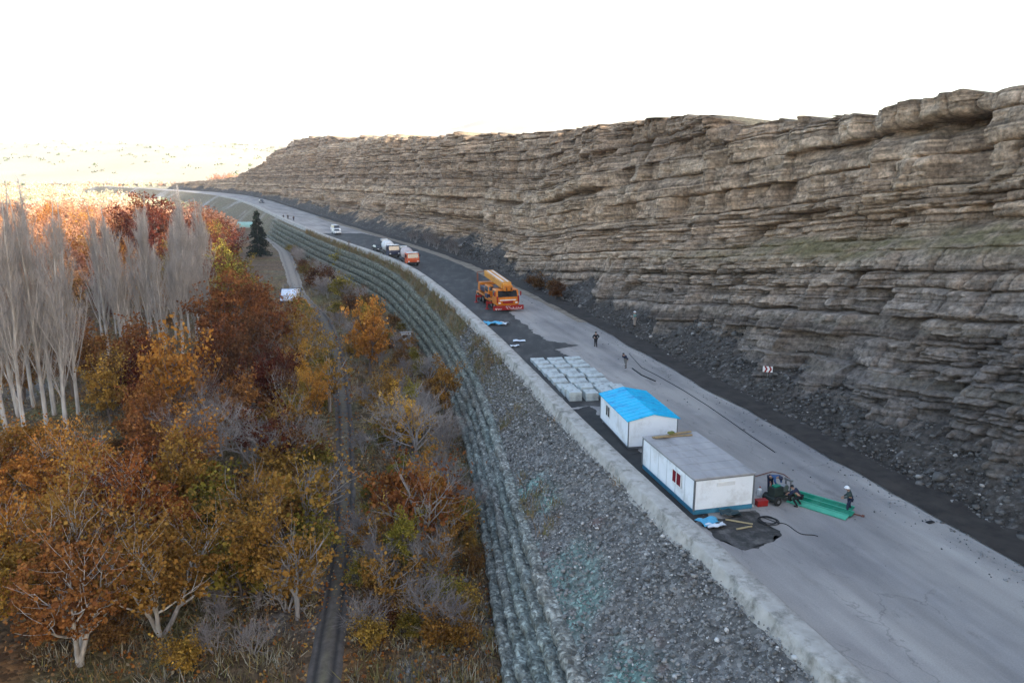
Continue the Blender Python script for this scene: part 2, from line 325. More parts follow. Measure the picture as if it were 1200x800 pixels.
def strip(name, fa, fb, ys, m, ncross, z=0., kind='structure', zn=0):
    t = np.linspace(0, 1, ncross)[None, :]; Y = np.broadcast_to(ys[:, None], (len(ys), ncross)); a = fa(ys)[:, None]; b = fb(ys)[:, None]
    X = a+(b-a)*t; Z = np.full_like(X, z)+(zn*fbm(X/1.5, Y/1.5, 3, 3) if zn else 0)
    me = np_mesh(name, np.stack([X, Y, Z], -1).reshape(-1, 3), grid_faces(len(ys), ncross)[:, ::-1])
    sY = np.concatenate([[0], np.cumsum(np.hypot(np.diff(XR(ys)), np.diff(ys)))])
    set_uv(me, np.stack([X-XR(ys)[:, None], np.broadcast_to(sY[:, None], X.shape)], -1).reshape(-1, 2))
    o = link(name, me, m); 
    if kind: tag(o, kind=kind)
    return o
YS = lines_y(-60, 850, .03)
def road_mat():
    m, nt, b = newmat('road_surface'); uv = texco(nt, 'UV')
    a = noise(nt, mapping(nt, uv, (.55, .035, 1)), 1, 6, .6); c = ramp(nt, a, [(.28, (.275, .256, .24)), (.5, (.325, .303, .283)), (.72, (.385, .36, .337))])
    p = noise(nt, mapping(nt, uv, (.16, .07, 1)), 1, 5, .6); k = ramp(nt, p, [(.35, (.70, .70, .72)), (.6, (1.1, 1.08, 1.05))]); c = mix(nt, 1., c, k, 'MULTIPLY')
    q = noise(nt, mapping(nt, uv, (2.2, .5, 1)), 1, 8, .7); k = ramp(nt, q, [(.62, (0, 0, 0)), (.75, (.55, .55, .55))]); c = mix(nt, k, c, (.17, .165, .16))
    g = noise(nt, uv, 14, 4, .7); k = ramp(nt, g, [(.3, (.85,)*3), (.7, (1.12,)*3)]); c = mix(nt, 1., c, k, 'MULTIPLY')
    wv = N(nt, 'ShaderNodeVectorMath', operation='ADD'); nz = N(nt, 'ShaderNodeTexNoise'); nz.inputs['Scale'].default_value = .9; nz.inputs['Detail'].default_value = 5; nt.links.new(uv, nz.inputs['Vector'])
    sc_ = N(nt, 'ShaderNodeVectorMath', operation='SCALE'); sc_.inputs['Scale'].default_value = 1.6; nt.links.new(nz.outputs['Color'], sc_.inputs[0]); nt.links.new(uv, wv.inputs[0]); nt.links.new(sc_.outputs[0], wv.inputs[1])
    vo = N(nt, 'ShaderNodeTexVoronoi', feature='DISTANCE_TO_EDGE'); vo.inputs['Scale'].default_value = .22; nt.links.new(mapping(nt, wv.outputs[0], (1, .55, 1)), vo.inputs['Vector'])
    msk = noise(nt, uv, .11, 3); k = ramp(nt, vo.outputs['Distance'], [(.0, (.45,)*3), (.010, (0, 0, 0))]); k2 = ramp(nt, msk, [(.45, (0, 0, 0)), (.55, (1, 1, 1))]); k = mix(nt, 1., k, k2, 'MULTIPLY'); c = mix(nt, k, c, (.10, .095, .09))
    st = noise(nt, mapping(nt, uv, (.5, .22, 1)), 1, 7, .72); k = ramp(nt, st, [(.60, (0, 0, 0)), (.66, (.5,)*3)]); c = mix(nt, k, c, (.15, .14, .13)); k = ramp(nt, st, [(.28, (.45,)*3), (.36, (0, 0, 0))]); c = mix(nt, k, c, (.5, .47, .44))
    tw = N(nt, 'ShaderNodeTexWave', wave_type='BANDS', bands_direction='X'); tw.inputs['Scale'].default_value = .17; tw.inputs['Distortion'].default_value = 1.2; tw.inputs['Detail'].default_value = 3; tw.inputs['Detail Scale'].default_value = .3; nt.links.new(mapping(nt, uv, (1, .04, 1)), tw.inputs['Vector'])
    k = ramp(nt, tw.outputs['Fac'], [(.0, (.94,)*3), (.5, (1.01,)*3), (1, (1.01,)*3)]); c = mix(nt, 1., c, k, 'MULTIPLY')
    nt.links.new(c, b.inputs['Base Color']); b.inputs['Roughness'].default_value = .88; b.inputs['Specular IOR Level'].default_value = .2
    bump(nt, b, g, .25, .02); return m
strip('road', lambda y: XL(y)-.6, lambda y: XR(y)+.4, YS, road_mat(), 6, 0)
def patch(name, poly, m, z):        # flat irregular sheet on the road
    me = bpy.data.meshes.new(name); me.from_pydata([(x, y, 0) for x, y in poly], [], [tuple(range(len(poly)))])
    bm = bmesh.new(); bm.from_mesh(me); bmesh.ops.subdivide_edges(bm, edges=bm.edges, cuts=14)
    bm.normal_update(); 
    for f in bm.faces:
        if f.normal.z < 0: f.normal_flip()
    bmesh.ops.triangulate(bm, faces=bm.faces); bm.to_mesh(me); bm.free()
    for v in me.vertices:
        a0, b0 = v.co.x, v.co.y; v.co.x += .75*float(fbm(a0/1.1, b0/1.1, 6, 5)); v.co.y += .9*float(fbm(a0/1.1+9, b0/1.1, 6, 5)); v.co.z = z
    o = link(name, me, m); return tag(o, kind='structure')
asph = mat('fresh_asphalt', (.036, .035, .034), (.06, .057, .053), .5, .85, .4, dirt=(.10, .094, .088), rscale=(1, .4, 1))
ya = np.arange(66, 250, 3.)
def dark_edge(y):  # right limit of the dark lane
    f = np.interp(y, [60, 67, 80, 100, 111, 122, 140, 180, 225, 250], [.36, .40, .39, .38, .40, .55, .88, .92, .9, .8]); return XL(y)+(XR(y)-XL(y))*f
poly = [(float(XL(y))+.05, float(y)) for y in ya]+[(float(dark_edge(y)), float(y)) for y in ya[::-1]]
patch('asphalt_lane', poly, asph, .004)
patch('asphalt_tongue', [(4.6, 88), (6.5, 88.6), (8.4, 89.8), (6.3, 91.4), (4.2, 93)], asph, .008)
patch('damp_soil', [(12.2, 40.2), (13.9, 39.6), (15.3, 40.6), (15.7, 42.6), (15.3, 44.4), (11.4, 43.6), (11.3, 42)], mat('damp_soil', (.03, .029, .027), (.06, .055, .05), 1.6, .8, .6, dirt=(.14, .13, .12)), .006)
patch('shoulder_soil', [(float(XL(y))+.03, float(y)) for y in np.arange(43, 67, 2.)]+[(float(XL(y))+2.3, float(y)) for y in np.arange(66, 43, -2.)], mat('shoulder_soil', (.028, .027, .026), (.05, .047, .043), .8, .9, .6), .003)  # dark soil, with the deep shade of the gap put into its colour
strip('ditch', lambda y: XR(y)-.35+.45*fbm(y/6, y*0, 44, 3), lambda y: XR(y)+2.9, lines_y(-60, 760, .008), mat('ditch_soil', (.03, .025, .022), (.058, .048, .04), .8, .95, .8, dirt=(.02, .017, .015)), 12, .10, zn=.10)
mud = mat('verge_earth', (.20, .165, .125), (.28, .235, .18), .5, .95, .6, dirt=(.12, .095, .07))
strip('verge', lambda y: XR(y)-1.3+.5*fbm(y/8, y*0, 45, 3)-1.4*np.clip((y-112)/30, 0, 1), lambda y: XR(y)+.2, lines_y(104, 330, .012), mud, 5, .05, zn=.05)

# embankment between parapet and gabion, then bank of the far road
def make_embankment():
    ys = lines_y(0, 850, .0045); nc = 46; t = np.linspace(0, 1, nc)[None, :]
    top = XL(ys)-PW+.25; tz = np.full_like(ys, -.05)
    far = np.clip((ys-288)/45, 0, 1)
    bx = XGT(ys)*(1-far)+(XGB(ys)-4)*far; bz = np.where(far > 0, VZ-.8, ZGT(ys)-.12)
    wid = top-bx
    X = top[:, None]+(bx-top)[:, None]*t; Y = np.broadcast_to(ys[:, None], X.shape)
    Z = tz[:, None]+(bz-tz)[:, None]*(t**1.15)
    n1 = fbm(X/3.2, Y/3.2, 15, 4); n2 = fbm(X/.6, Y/.6, 16, 3)
    amp = np.clip(wid[:, None]/5, .15, 1)*np.sin(np.pi*np.clip(t, 0.02, .98))
    Z = Z+(.55*n1+.16*n2)*amp+0*(np.floor(t*4+.4*n1)-t*4)*.4
    grv = np.array([.19, .18, .165]); brn = np.array([.19, .145, .10]); grn = np.array([.20, .30, .26]); oli = np.array([.145, .13, .075]); pal = np.array([.36, .34, .32]); red = np.array([.20, .10, .085])
    fy = np.clip((Y-60)/25, 0, 1)[..., None]
    c = grv*(1-fy)+(oli*.55+brn*.45)*fy
    def m_(f, col, c): f = np.clip(f, 0, 1)[..., None]; return c*(1-f)+col*f
    c = m_((fbm(X/2.6, Y/3.5, 17, 4)*2.2-.35)*np.clip((Y-44)/10, 0, 1), brn, c)
    c = m_((fbm(X/3.0+3, Y/4.0, 18, 3)*1.6+.2)*np.clip((t-.5)/.2, 0, 1)*np.clip((64-Y)/8, 0, 1), grn, c)
    c = m_((fbm(X/1.8, Y/2.2, 19, 3)*2.4-1.0)*np.clip((56-Y)/6, 0, 1), red, c)
    c = m_((fbm(X/9, Y/22, 23, 4)*2.0-.2)*far[:, None], pal, c)
    c = m_((fbm(X/4, Y/9, 24, 3)*2.0-.3)*np.clip((Y-75)/20, 0, 1), oli*1.2, c)
    me = np_mesh('embankment', np.stack([X, Y, Z], -1).reshape(-1, 3), grid_faces(len(ys), nc)); set_col(me, 'Col', c.reshape(-1, 3))
    tag(link('embankment', me, mat_attr('embankment_gravel', 1.2, 5, .8, .08, .65, 1.3, vor=4.5)), kind='structure')
    return top, bx, ys
EMB = make_embankment()

# parapet: one long rough concrete wall
def make_parapet():
    ys = lines_y(0, 560, .0035); xl = XL(ys)
    prof = [(0, -.05), (0, .54), (-.03, .57), (-.45, .575), (-.9, .57), (-PW+.05, .565), (-PW, .52), (-PW-.08, .2), (-PW-.35, -.35)]
    V = []; 
    for j, (ox, oz) in enumerate(prof):
        out = np.clip((-ox-.8)/.6, 0, 1)
        X = xl+ox+out*(.16*fbm(ys/2.6, ys*0+j*.1, 27, 3)+.12*fbm(ys/.35, ys*0+j*.8, 26, 3)-.03)+.03*fbm(ys/.9, ys*0+j, 28, 3)*(j > 1); Z = oz+.03*fbm(ys/3, ys*0+j*.5, 29, 3)*(oz > .1)+.05*out*fbm(ys/.5, ys*0+j, 30, 3)
        V.append(np.stack([X, ys, Z], -1))
    V = np.stack(V, 1)
    me = np_mesh('parapet_wall', V.reshape(-1, 3), grid_faces(len(ys), len(prof))[:, :])
    o = link('parapet_wall', me, mat('parapet_concrete', (.46, .43, .385), (.33, .31, .275), 1.6, .95, .6, detail=9, dirt=(.17, .16, .135)))
    tag(o, 'long low rough concrete parapet wall along the left edge of the road', 'wall')
make_parapet()

# gabion retaining wall: courses of stone baskets stepping up
def make_gabion():
    root = empty('gabion_wall', (float(XGB(57)), 57, VZ), 0, 'grey green stepped gabion retaining wall curving below the road', 'retaining wall')
    ys = lines_y(5, 336, .0024); n = len(ys); NC = 5
    xb = XGB(ys); xt = XGT(ys); zt = ZGT(ys); zb = np.full(n, VZ-.15)
    gm = mat_attr('gabion_stone', 1.4, 7, .9, .12, .6, 1.3, vor=5.5)
    for k in range(NC):
        a = k/NC; b = (k+1)/NC; rows = []
        x0 = xb+(xt-xb)*a; x1 = xb+(xt-xb)*b; z0 = zb+(zt-zb)*a; z1 = zb+(zt-zb)*b
        sag = .16*fbm(ys/3.3, ys*0+k*9, 150+k, 3)
        P = [(.30, -.12, 0), (.10, .03, .5), (-.14, .17, 1), (-.2, .5, 1), (-.16, .82, 1), (-.05, .97, 1), (.12, 1.03, 1), (.3, 1.0, 1), (.55, .99, 1), (.8, .98, .6), (1.1, .96, 0)]
        for j, (ox, hz, am) in enumerate(P):
            yq = ys+.7*k; q = yq % 2.0; bk = np.floor(yq/2.0)
            nn = fbm(ys/.55, ys*0+j*.7+k*5, 33, 3)*.13*am; bb = (hsh(bk, bk*0+k, 34)-.5)*.22*am+(.20*np.sqrt(np.clip(np.sin(np.pi*q/2), 0, 1))-.16)*am
            xo = x0+(x1-x0)*(ox if hz > .9 else 0)+(min(ox, 0) if hz > .1 else max(ox, 0))-(nn+bb)*(1 if hz < .99 else .3); zo = z0+(z1-z0)*hz+(sag+nn*.6+.6*bb)*am*(hz > .4)
            rows.append(np.stack([xo, ys, zo], -1))
        V = np.stack(rows, 1)
        v = vn(ys[:, None]/.5, np.arange(len(P))[None, :]*.9+k*7, 35); base = np.array([.28, .265, .23]); grn = np.array([.225, .25, .22]); oli = np.array([.17, .165, .115])
        g = np.clip(.6+.8*fbm(ys/8, ys*0+k, 36, 3), 0, 1)[:, None, None]; yo = np.clip((ys-70)/60, 0, .8)[:, None, None]
        c = (base*(1-g)+grn*g); c = c*(1-yo)+oli*yo; c = np.broadcast_to(c, V.shape)*(.5+1.0*v)[..., None]
        me = np_mesh('stone_course', V.reshape(-1, 3), grid_faces(n, len(P))[:, ::-1]); set_col(me, 'Col', c.reshape(-1, 3))
        o = link('stone_course', me, gm); o.parent = root; o.matrix_parent_inverse = Matrix.Translation(root.location).inverted()
make_gabion()

def make_ground():
    ax = np.concatenate([-np.geomspace(4000, 62, 44), np.arange(-60, 34, .55), np.geomspace(35, 4000, 26)])
    ay = np.concatenate([-np.geomspace(1500, 12, 14), np.arange(-10, 26, 4), lines_y(26, 420, .0085), np.geomspace(426, 5000, 46)])
    X, Y = np.meshgrid(ax, ay); Z = valley_z(X, Y)
    Z = Z+.12*fbm(X/1.1, Y/1.1, 12, 3)*(Y < 300)
    tr = np.exp(-((X-XT(Y))/2.2)**2)*(Y < 330)*(Y > 20); Z = Z*(1-tr)+(VZ+.5*np.clip((Y-150)/300, 0, 1)-.06+.15*fbm(X*0, Y/20, 14, 2))*tr
    lit = np.array([.115, .075, .042]); oli = np.array([.12, .105, .045]); gry = np.array([.15, .135, .12]); rus = np.array([.15, .075, .03])
    def m_(c, f, col): f = np.clip(f, 0, 1)[..., None]; return c*(1-f)+col*f
    c = np.broadcast_to(lit, X.shape+(3,))
    c = m_(c, fbm(X/7, Y/9, 55, 4)*2+.1, oli); c = m_(c, fbm(X/5+4, Y/8, 56, 4)*2-.2, rus); c = m_(c, fbm(X/3, Y/5, 57, 4)*2.2-.35, gry)
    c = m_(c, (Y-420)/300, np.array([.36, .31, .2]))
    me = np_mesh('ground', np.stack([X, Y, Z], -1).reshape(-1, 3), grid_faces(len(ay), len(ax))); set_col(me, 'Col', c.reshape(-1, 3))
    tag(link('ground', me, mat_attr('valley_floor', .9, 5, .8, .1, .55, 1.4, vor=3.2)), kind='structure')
make_ground()
def track_mat():
    m, nt, b = newmat('track_dirt'); a = N(nt, 'ShaderNodeVertexColor', layer_name='Col'); n = noise(nt, texco(nt), 1.8, 8, .7)
    c = mix(nt, 1., a.outputs[0], ramp(nt, n, [(.3, (.55,)*3), (.7, (1.35,)*3)]), 'MULTIPLY'); nt.links.new(c, b.inputs['Base Color']); b.inputs['Roughness'].default_value = .95
    bump(nt, b, n, .7, .08); return m
def make_track():
    ys = lines_y(22, 330, .006); t = np.linspace(-1, 1, 21)[None, :]; w = np.interp(ys, [20, 80, 150, 330], [.85, 1.05, 1.7, 2.4])[:, None]
    w = w*(1+.15*fbm(ys/5, ys*0, 64, 3))[:, None]; X = XT(ys)[:, None]+w*t; Y = np.broadcast_to(ys[:, None], X.shape)
    rut = np.exp(-((np.abs(t)-.52)/.16)**2); Z = VZ+.5*np.clip((Y-150)/300, 0, 1)+.15*fbm(X*0, Y/20, 14, 2)+.2-.09*rut-.28*np.abs(t)**4+.05*fbm(X/.7, Y/.7, 65, 3)
    c = np.array([.09, .073, .06])*(1-.7*rut)[..., None]*np.ones(X.shape+(1,)); gr = np.clip(.5+fbm(X, Y/2, 66, 3), 0, 1)[..., None]*np.exp(-(t/.25)**2)[..., None]*.8
    c = c*(1-gr)+np.array([.12, .10, .05])*gr
    f = np.clip((ys-155)/25, 0, 1)[:, None, None]; c = c*(1-f)+(np.array([.24, .21, .175])*(1-.3*rut[..., None]))*f
    me = np_mesh('dirt_track', np.stack([X, Y, Z], -1).reshape(-1, 3), grid_faces(len(ys), 21)); set_col(me, 'Col', c.reshape(-1, 3))
    tag(link('dirt_track', me, track_mat()), kind='structure')
make_track()
def make_hills():
    ax = np.linspace(-3600, 900, 180); ay = np.linspace(1150, 4200, 90); X, Y = np.meshgrid(ax, ay)
    r = np.clip((Y-1250-120*fbm(X/500, Y*0, 70, 3))/900, 0, 1); Z = -4+r*(95+55*fbm(X/700, Y/700, 71, 4))+np.clip((Y-2300)/1500, 0, 1)*(60+120*fbm(X/900+5, Y/900, 72, 4))+6*r*fbm(X/60, Y/60, 74, 4)
    me = np_mesh('hills', np.stack([X, Y, Z], -1).reshape(-1, 3), grid_faces(len(ay), len(ax)))
    tag(link('hills', me, mat('pale_hillside', (.46, .40, .29), (.36, .31, .22), .006, .95, 0, detail=8, dirt=(.26, .23, .16)), smooth=True), kind='structure')
make_hills()

# loose stones (uncountable)
def ico(): 
    bm = bmesh.new(); bmesh.ops.create_icosphere(bm, subdivisions=1, radius=1); v = np.array([q.co for q in bm.verts]); f = np.array([[q.index for q in x.verts] for x in bm.faces]); bm.free(); return v, f
IV, IF = ico()
def stones(name, P, size, cols, seed, kind='stuff', flat=.7):
    rg = np.random.default_rng(seed); n = len(P); sz = size[:, None, None]*rg.uniform(.6, 1.2, (n, 1, 3))*np.array([1, 1, flat])
    V = IV[None]*(1+rg.uniform(-.28, .28, (n, len(IV), 1)))*sz; a = rg.uniform(0, 6.28, n); ca, sa = np.cos(a)[:, None], np.sin(a)[:, None]
    V = np.stack([V[..., 0]*ca-V[..., 1]*sa, V[..., 0]*sa+V[..., 1]*ca, V[..., 2]], -1)+P[:, None, :]
    F = (IF[None]+np.arange(n)[:, None, None]*len(IV)).reshape(-1, 3); me = np_mesh(name, V.reshape(-1, 3), F)
    set_col(me, 'Col', np.repeat(cols, len(IV), 0)); return tag(link(name, me, M['stone']), kind=kind)
M['stone'] = mat_attr('loose_stone', 3, 9, .5, .04, .75, 1.2)
rg = np.random.default_rng(5)
def along(n, y0, y1, p=1.0): return np.exp(rg.uniform(np.log(y0), np.log(y1), n)**p)
n = 14000; y = along(n, 22, 190); o = rg.uniform(0, 1, n)**1.3*6.5
dxr = np.interp(y, np.arange(0, 800.), np.gradient(XR(np.arange(0, 800.)))); P = np.stack([XR(y)+2.2+o/np.sqrt(1+dxr**2), y-o*dxr, np.maximum(.05, (o-.3)/1.32+.1)], -1)
sz = rg.lognormal(-2.75, .6, n).clip(.03, .5)*(.7+y/160)
g = rg.uniform(.035, .135, n)*np.where(rg.random(n) < .10, 2.4, 1); stones('scree_stones', P, sz, np.stack([g*1.04, g*.97, g*.9], -1), 1)
n = 15000; y = along(n, 26, 105); t = rg.uniform(0, 1, n); topx = XL(y)-PW-.1; bx = XGT(y); X = topx+(bx-topx)*t; bz = ZGT(y)
P = np.stack([X, y, -.05+(bz+.05)*t**1.15+.55*fbm(X/3.2, y/3.2, 15, 4)*np.clip((topx-bx)/5, .15, 1)*np.sin(np.pi*np.clip(t, .02, .98))+.03], -1)
sz = rg.lognormal(-3.05, .5, n).clip(.03, .16)*(.75+y/130); g = rg.uniform(.08, .30, n)*np.where(rg.random(n) < .10, 1.9, 1); stones('gravel_stones', P, sz, np.stack([g*1.03, g, g*.95], -1), 2)
n = 1500; y = along(n, 28, 200); X = XGB(y)-rg.uniform(-.3, 6, n)**1.0; P = np.stack([X, y, valley_z(X, y)+.05], -1); sz = rg.lognormal(-2.4, .45, n).clip(.05, .25)
g = rg.uniform(.10, .3, n); stones('valley_stones', P, sz, np.stack([g, g*.98, g*.95], -1), 3)
n = 900; y = along(n, 26, 130); X = XR(y)-rg.exponential(1.2, n)-.1; P = np.stack([X, y, np.full(n, .03)], -1); g = rg.uniform(.08, .3, n); stones('road_pebbles', P, rg.lognormal(-3.1, .4, n).clip(.02, .14), np.stack([g, g, g], -1), 4)

# ------------------------------------------------------------------ trees
def rot_perp(v, ang, rg):
    v = v.normalized(); a = v.cross(Vector((0, 0, 1)) if abs(v.z) < .95 else Vector((1, 0, 0))).normalized()
    a = Matrix.Rotation(rg.random()*6.283, 3, v) @ a
    return (Matrix.Rotation(ang, 3, a) @ v).normalized()
def limb(g, p, d, L, r, rg, lv, tips, up=.15, wob=.16, kids=(4, 3, 3), spread=.75, n=6):
    k = 5; pts = [p]; rad = [r]; q = p.copy(); dd = d.copy()
    for i in range(k):
        dd = (dd+Vector((rg.gauss(0, wob), rg.gauss(0, wob), rg.gauss(0, wob)+up))).normalized(); q = q+dd*(L/k); pts.append(q.copy()); rad.append(r*(1-.72*(i+1)/k))
    g.tube(pts, rad, max(3, n), cap=False); 
    if lv >= len(kids): tips.append((q, dd)); tips.append((pts[3], dd)); return
    for i in range(kids[lv]):
        t = .35+.65*(i+rg.random())/kids[lv]; j = min(k-1, int(t*k)); b = pts[j].lerp(pts[j+1], t*k-j if t*k-j < 1 else 1)
        limb(g, b, rot_perp(dd, spread*(.6+.7*rg.random()), rg), L*(.5+.25*rg.random()), max(.012, rad[j]*.6), rg, lv+1, tips, up, wob, kids, spread, max(3, n-1))
    tips.append((q, dd))
def leaf_quads(C, size, rg, droop=.2):
    n = len(C); d = rg.normal(size=(n, 3)); d[:, 2] -= droop; d /= np.linalg.norm(d, axis=1)[:, None]
    e = np.cross(d, rg.normal(size=(n, 3))); e /= np.linalg.norm(e, axis=1)[:, None]
    s = (size*np.exp(rg.normal(-.06, .27, n)))[:, None]; a = d*s; b = e*s*.42
    V = np.stack([C-a*.5, C+b, C+a*.5, C-b], 1).reshape(-1, 3); F = np.arange(4*n).reshape(n, 4); return V, F
def blades(A, B, w, rg):      # thin twigs
    n = len(A); d = B-A; e = np.cross(d, rg.normal(size=(n, 3))); e /= np.linalg.norm(e, axis=1)[:, None]+1e-9
    e *= w if np.isscalar(w) else w[:, None]
    V = np.stack([A-e, A+e, B], 1).reshape(-1, 3); return V, np.arange(3*n).reshape(n, 3)
def crown_points(rg, n, H, rw, zc, rz, nclump, cr):
    c = []
    while len(c) < nclump:
        u = rg.uniform(-1, 1, 3)
        if np.linalg.norm(u) < 1 and np.linalg.norm(u) > .35: c.append(u)
    c = np.array(c); wig = 1+.35*np.sin(3*np.arctan2(c[:, 1], c[:, 0])+rg.uniform(0, 6))*rg.uniform(.3, 1)
    c[:, :2] *= (rw*wig)[:, None]; c[:, 2] = zc+c[:, 2]*rz
    k = rg.integers(0, nclump, n); sc = cr*rg.uniform(.5, 1.25, nclump)
    return c[k]+rg.normal(size=(n, 3))*sc[k][:, None]*np.array([.62, .62, .38]), c
PROTO = {}
def leafy_proto(key, H, rw, zc, rz, nleaf, size, seed, nclump=34, cr=.95, bark='bark_dark', multi=1, kids=(5, 4)):
    rg = random.Random(seed); rn = np.random.default_rng(seed); g = G()
    tips = []
    for s in range(multi):
        d = Vector((rg.gauss(0, .10*multi), rg.gauss(0, .10*multi), 1)).normalized()
        limb(g, Vector((rg.gauss(0, .12*(multi-1)), rg.gauss(0, .12*(multi-1)), -.25)), d, (zc+rz*.35)*1.0, .035*H/multi**.4+.03, rg, 0, tips, .12, .10, kids, .8, 7)
    me = bpy.data.meshes.new(key+'_trunk'); me.from_pydata(g.v, [], g.f); me.materials.append(M[bark]); me.polygons.foreach_set('use_smooth', np.ones(len(me.polygons), bool))
    P, c = crown_points(rn, nleaf, H, rw, zc, rz, nclump, cr)
    tp = np.array([t[0] for t in tips]); m = nleaf//4; P[:m] = tp[rn.integers(0, len(tp), m)]+rn.normal(size=(m, 3))*.4
    P[:, 2] = np.maximum(P[:, 2], .15)
    V, F = leaf_quads(P, size, rn); cm = np_mesh(key+'_crown', V, F); cm.materials.append(LEAF['orange'])
    PROTO[key] = (me, cm)
def bare_proto(key, H, seed, kids=(7, 5, 4), spread=.85, up=.06, bark='bark_grey', twig='twig_grey', ntw=1500, multi=2, tl=.9, tw=.016):
    rg = random.Random(seed); rn = np.random.default_rng(seed); g = G(); tips = []
    for s in range(multi):
        limb(g, Vector((rg.gauss(0, .1), rg.gauss(0, .1), -.25)), Vector((rg.gauss(0, .25), rg.gauss(0, .25), 1)).normalized(), H*.62, .022*H, rg, 0, tips, up, .13, kids, spread, 6)
    me = bpy.data.meshes.new(key+'_trunk'); me.from_pydata(g.v, [], g.f); me.materials.append(M[bark])
    i = rn.integers(0, len(tips), ntw); A = np.array([tips[q][0] for q in i]); D = np.array([tips[q][1] for q in i]); A = A-D*rn.uniform(0, .5, (ntw, 1))
    B = A+(D+rn.normal(size=(ntw, 3))*.55)*rn.uniform(.3, 1, (ntw, 1))*tl
    V, F = blades(A, B, tw, rn); cm = np_mesh(key+'_twigs', V, F); cm.materials.append(M[twig]); PROTO[key] = (me, cm)
def poplar_proto(key, H, seed, rw=1.9, nst=28, ntw=6200, twig='twig_grey'):
    rg = random.Random(seed); rn = np.random.default_rng(seed); g = G(); A = []; B = []
    def stem(p, d, L, r, lv):
        k = 6; pts = [p]; rad = [r]; q = p.copy(); dd = d.copy()
        for i in range(k):
            dd = (dd+Vector((rg.gauss(0, .035), rg.gauss(0, .035), .10 if lv else .02))).normalized(); q = q+dd*L/k; pts.append(q.copy()); rad.append(max(.008, r*(1-.85*(i+1)/k)))
        g.tube(pts, rad, 6 if lv == 0 else 4, cap=False); return pts, rad
    pts, rad = stem(Vector((0, 0, -.3)), Vector((rg.gauss(0, .02), rg.gauss(0, .02), 1)), H, .0098*H, 0)
    segs = [(pts, H, 0)]
    for i in range(nst):
        t = .14+.72*(i+rg.random())/nst; j = min(5, int(t*6)); b = pts[j].lerp(pts[j+1], t*6-j); an = rg.random()*6.283
        sp = .22+.22*rg.random(); d = Vector((math.cos(an)*sp, math.sin(an)*sp, 1)).normalized(); L = H*(.38*(1-t)+.045)*(.65+.6*rg.random())
        p2, r2 = stem(b, d, L, rad[j]*.30, 1); segs.append((p2, L, 1))
        for q in range(3):
            t2 = .2+.6*rg.random(); j2 = min(5, int(t2*6)); b2 = p2[j2]; an = rg.random()*6.283
            p3, _ = stem(b2, Vector((math.cos(an)*.5, math.sin(an)*.5, 1)).normalized(), L*.45, r2[j2]*.45, 2); segs.append((p3, L*.45, 2))
    wts = np.array([s[1]*(.35 if s[2] == 0 else 1) for s in segs]); ch = rn.choice(len(segs), ntw, p=wts/wts.sum())
    for c in ch:
        p = segs[c][0]; t = rg.random()*5.99; t = max(t, 1.4) if segs[c][2] == 0 else t; j = int(t); a = p[j].lerp(p[j+1], t-j); an = rg.random()*6.283; sp = .35+.5*rg.random()
        A.append(a); L = .35+1.0*rg.random(); B.append(a+Vector((math.cos(an)*sp, math.sin(an)*sp, 1)).normalized()*L)
    me = bpy.data.meshes.new(key+'_trunk'); me.from_pydata(g.v, [], g.f); me.materials.append(M['bark_pale'])
    V, F = blades(np.array(A), np.array(B), .0125, rn); cm = np_mesh(key+'_twigs', V, F); cm.materials.append(M[twig]); PROTO[key] = (me, cm)
for i in range(3): leafy_proto('broad%d' % i, 9, 3.6, 5.6, 3.1, 5000, .34, 100+i, 52, .72, multi=1+i % 2, kids=(6, 4))
for i in range(2): leafy_proto('tall%d' % i, 12, 2.6, 7.6, 4.2, 5200, .34, 200+i, 38, .85)
for i in range(3): leafy_proto('bush%d' % i, 3.4, 1.8, 1.7, 1.4, 2400, .22, 300+i, 26, .5, multi=3, kids=(4, 3))
for i in range(2): leafy_proto('sparse%d' % i, 7, 2.8, 4.6, 2.3, 1300, .30, 400+i, 26, .6, multi=2, bark='bark_grey', kids=(6, 4))
for i in range(2): leafy_proto('near%d' % i, 9, 4.0, 5.6, 3.0, 10500, .25, 450+i, 110, .52, multi=3, bark='bark_pale', kids=(7, 5))
for i in range(3): bare_proto('bare%d' % i, 8, 500+i, multi=1+i % 2)
bare_proto('scrub0', 3.2, 520, kids=(6, 5), multi=4, ntw=900, tl=.6, twig='twig_purple', tw=.014); bare_proto('scrub1', 3.6, 521, kids=(6, 5), multi=5, ntw=900, tl=.7, tw=.014)
for i in range(3): poplar_proto('poplar%d' % i, 23, 600+i)
def conifer_proto():
    rn = np.random.default_rng(7); g = G(); g.tube([(0, 0, -.3), (0, 0, 6), (.05, 0, 13)], [.3, .2, .03], 7)
    P = []; H = 13
    for z in np.arange(.8, 12.9, .42):
        r = 2.9*(1-z/13.2)**.85+.1
        for k in range(9):
            a = rn.uniform(0, 6.283); L = r*rn.uniform(.65, 1.1); t = rn.uniform(.1, 1, 46)[:, None]
            P.append(np.concatenate([np.cos(a)*L*t, np.sin(a)*L*t, z-.35*L*t*t], 1)+rn.normal(size=(46, 3))*.11)
    V, F = leaf_quads(np.concatenate(P), .28, rn); cm = np_mesh('conifer_crown', V, F); cm.materials.append(LEAF['conifer'])
    me = bpy.data.meshes.new('conifer_trunk'); me.from_pydata(g.v, [], g.f); me.materials.append(M['bark_dark']); PROTO['conifer'] = (me, cm)
conifer_proto()
TREES = []
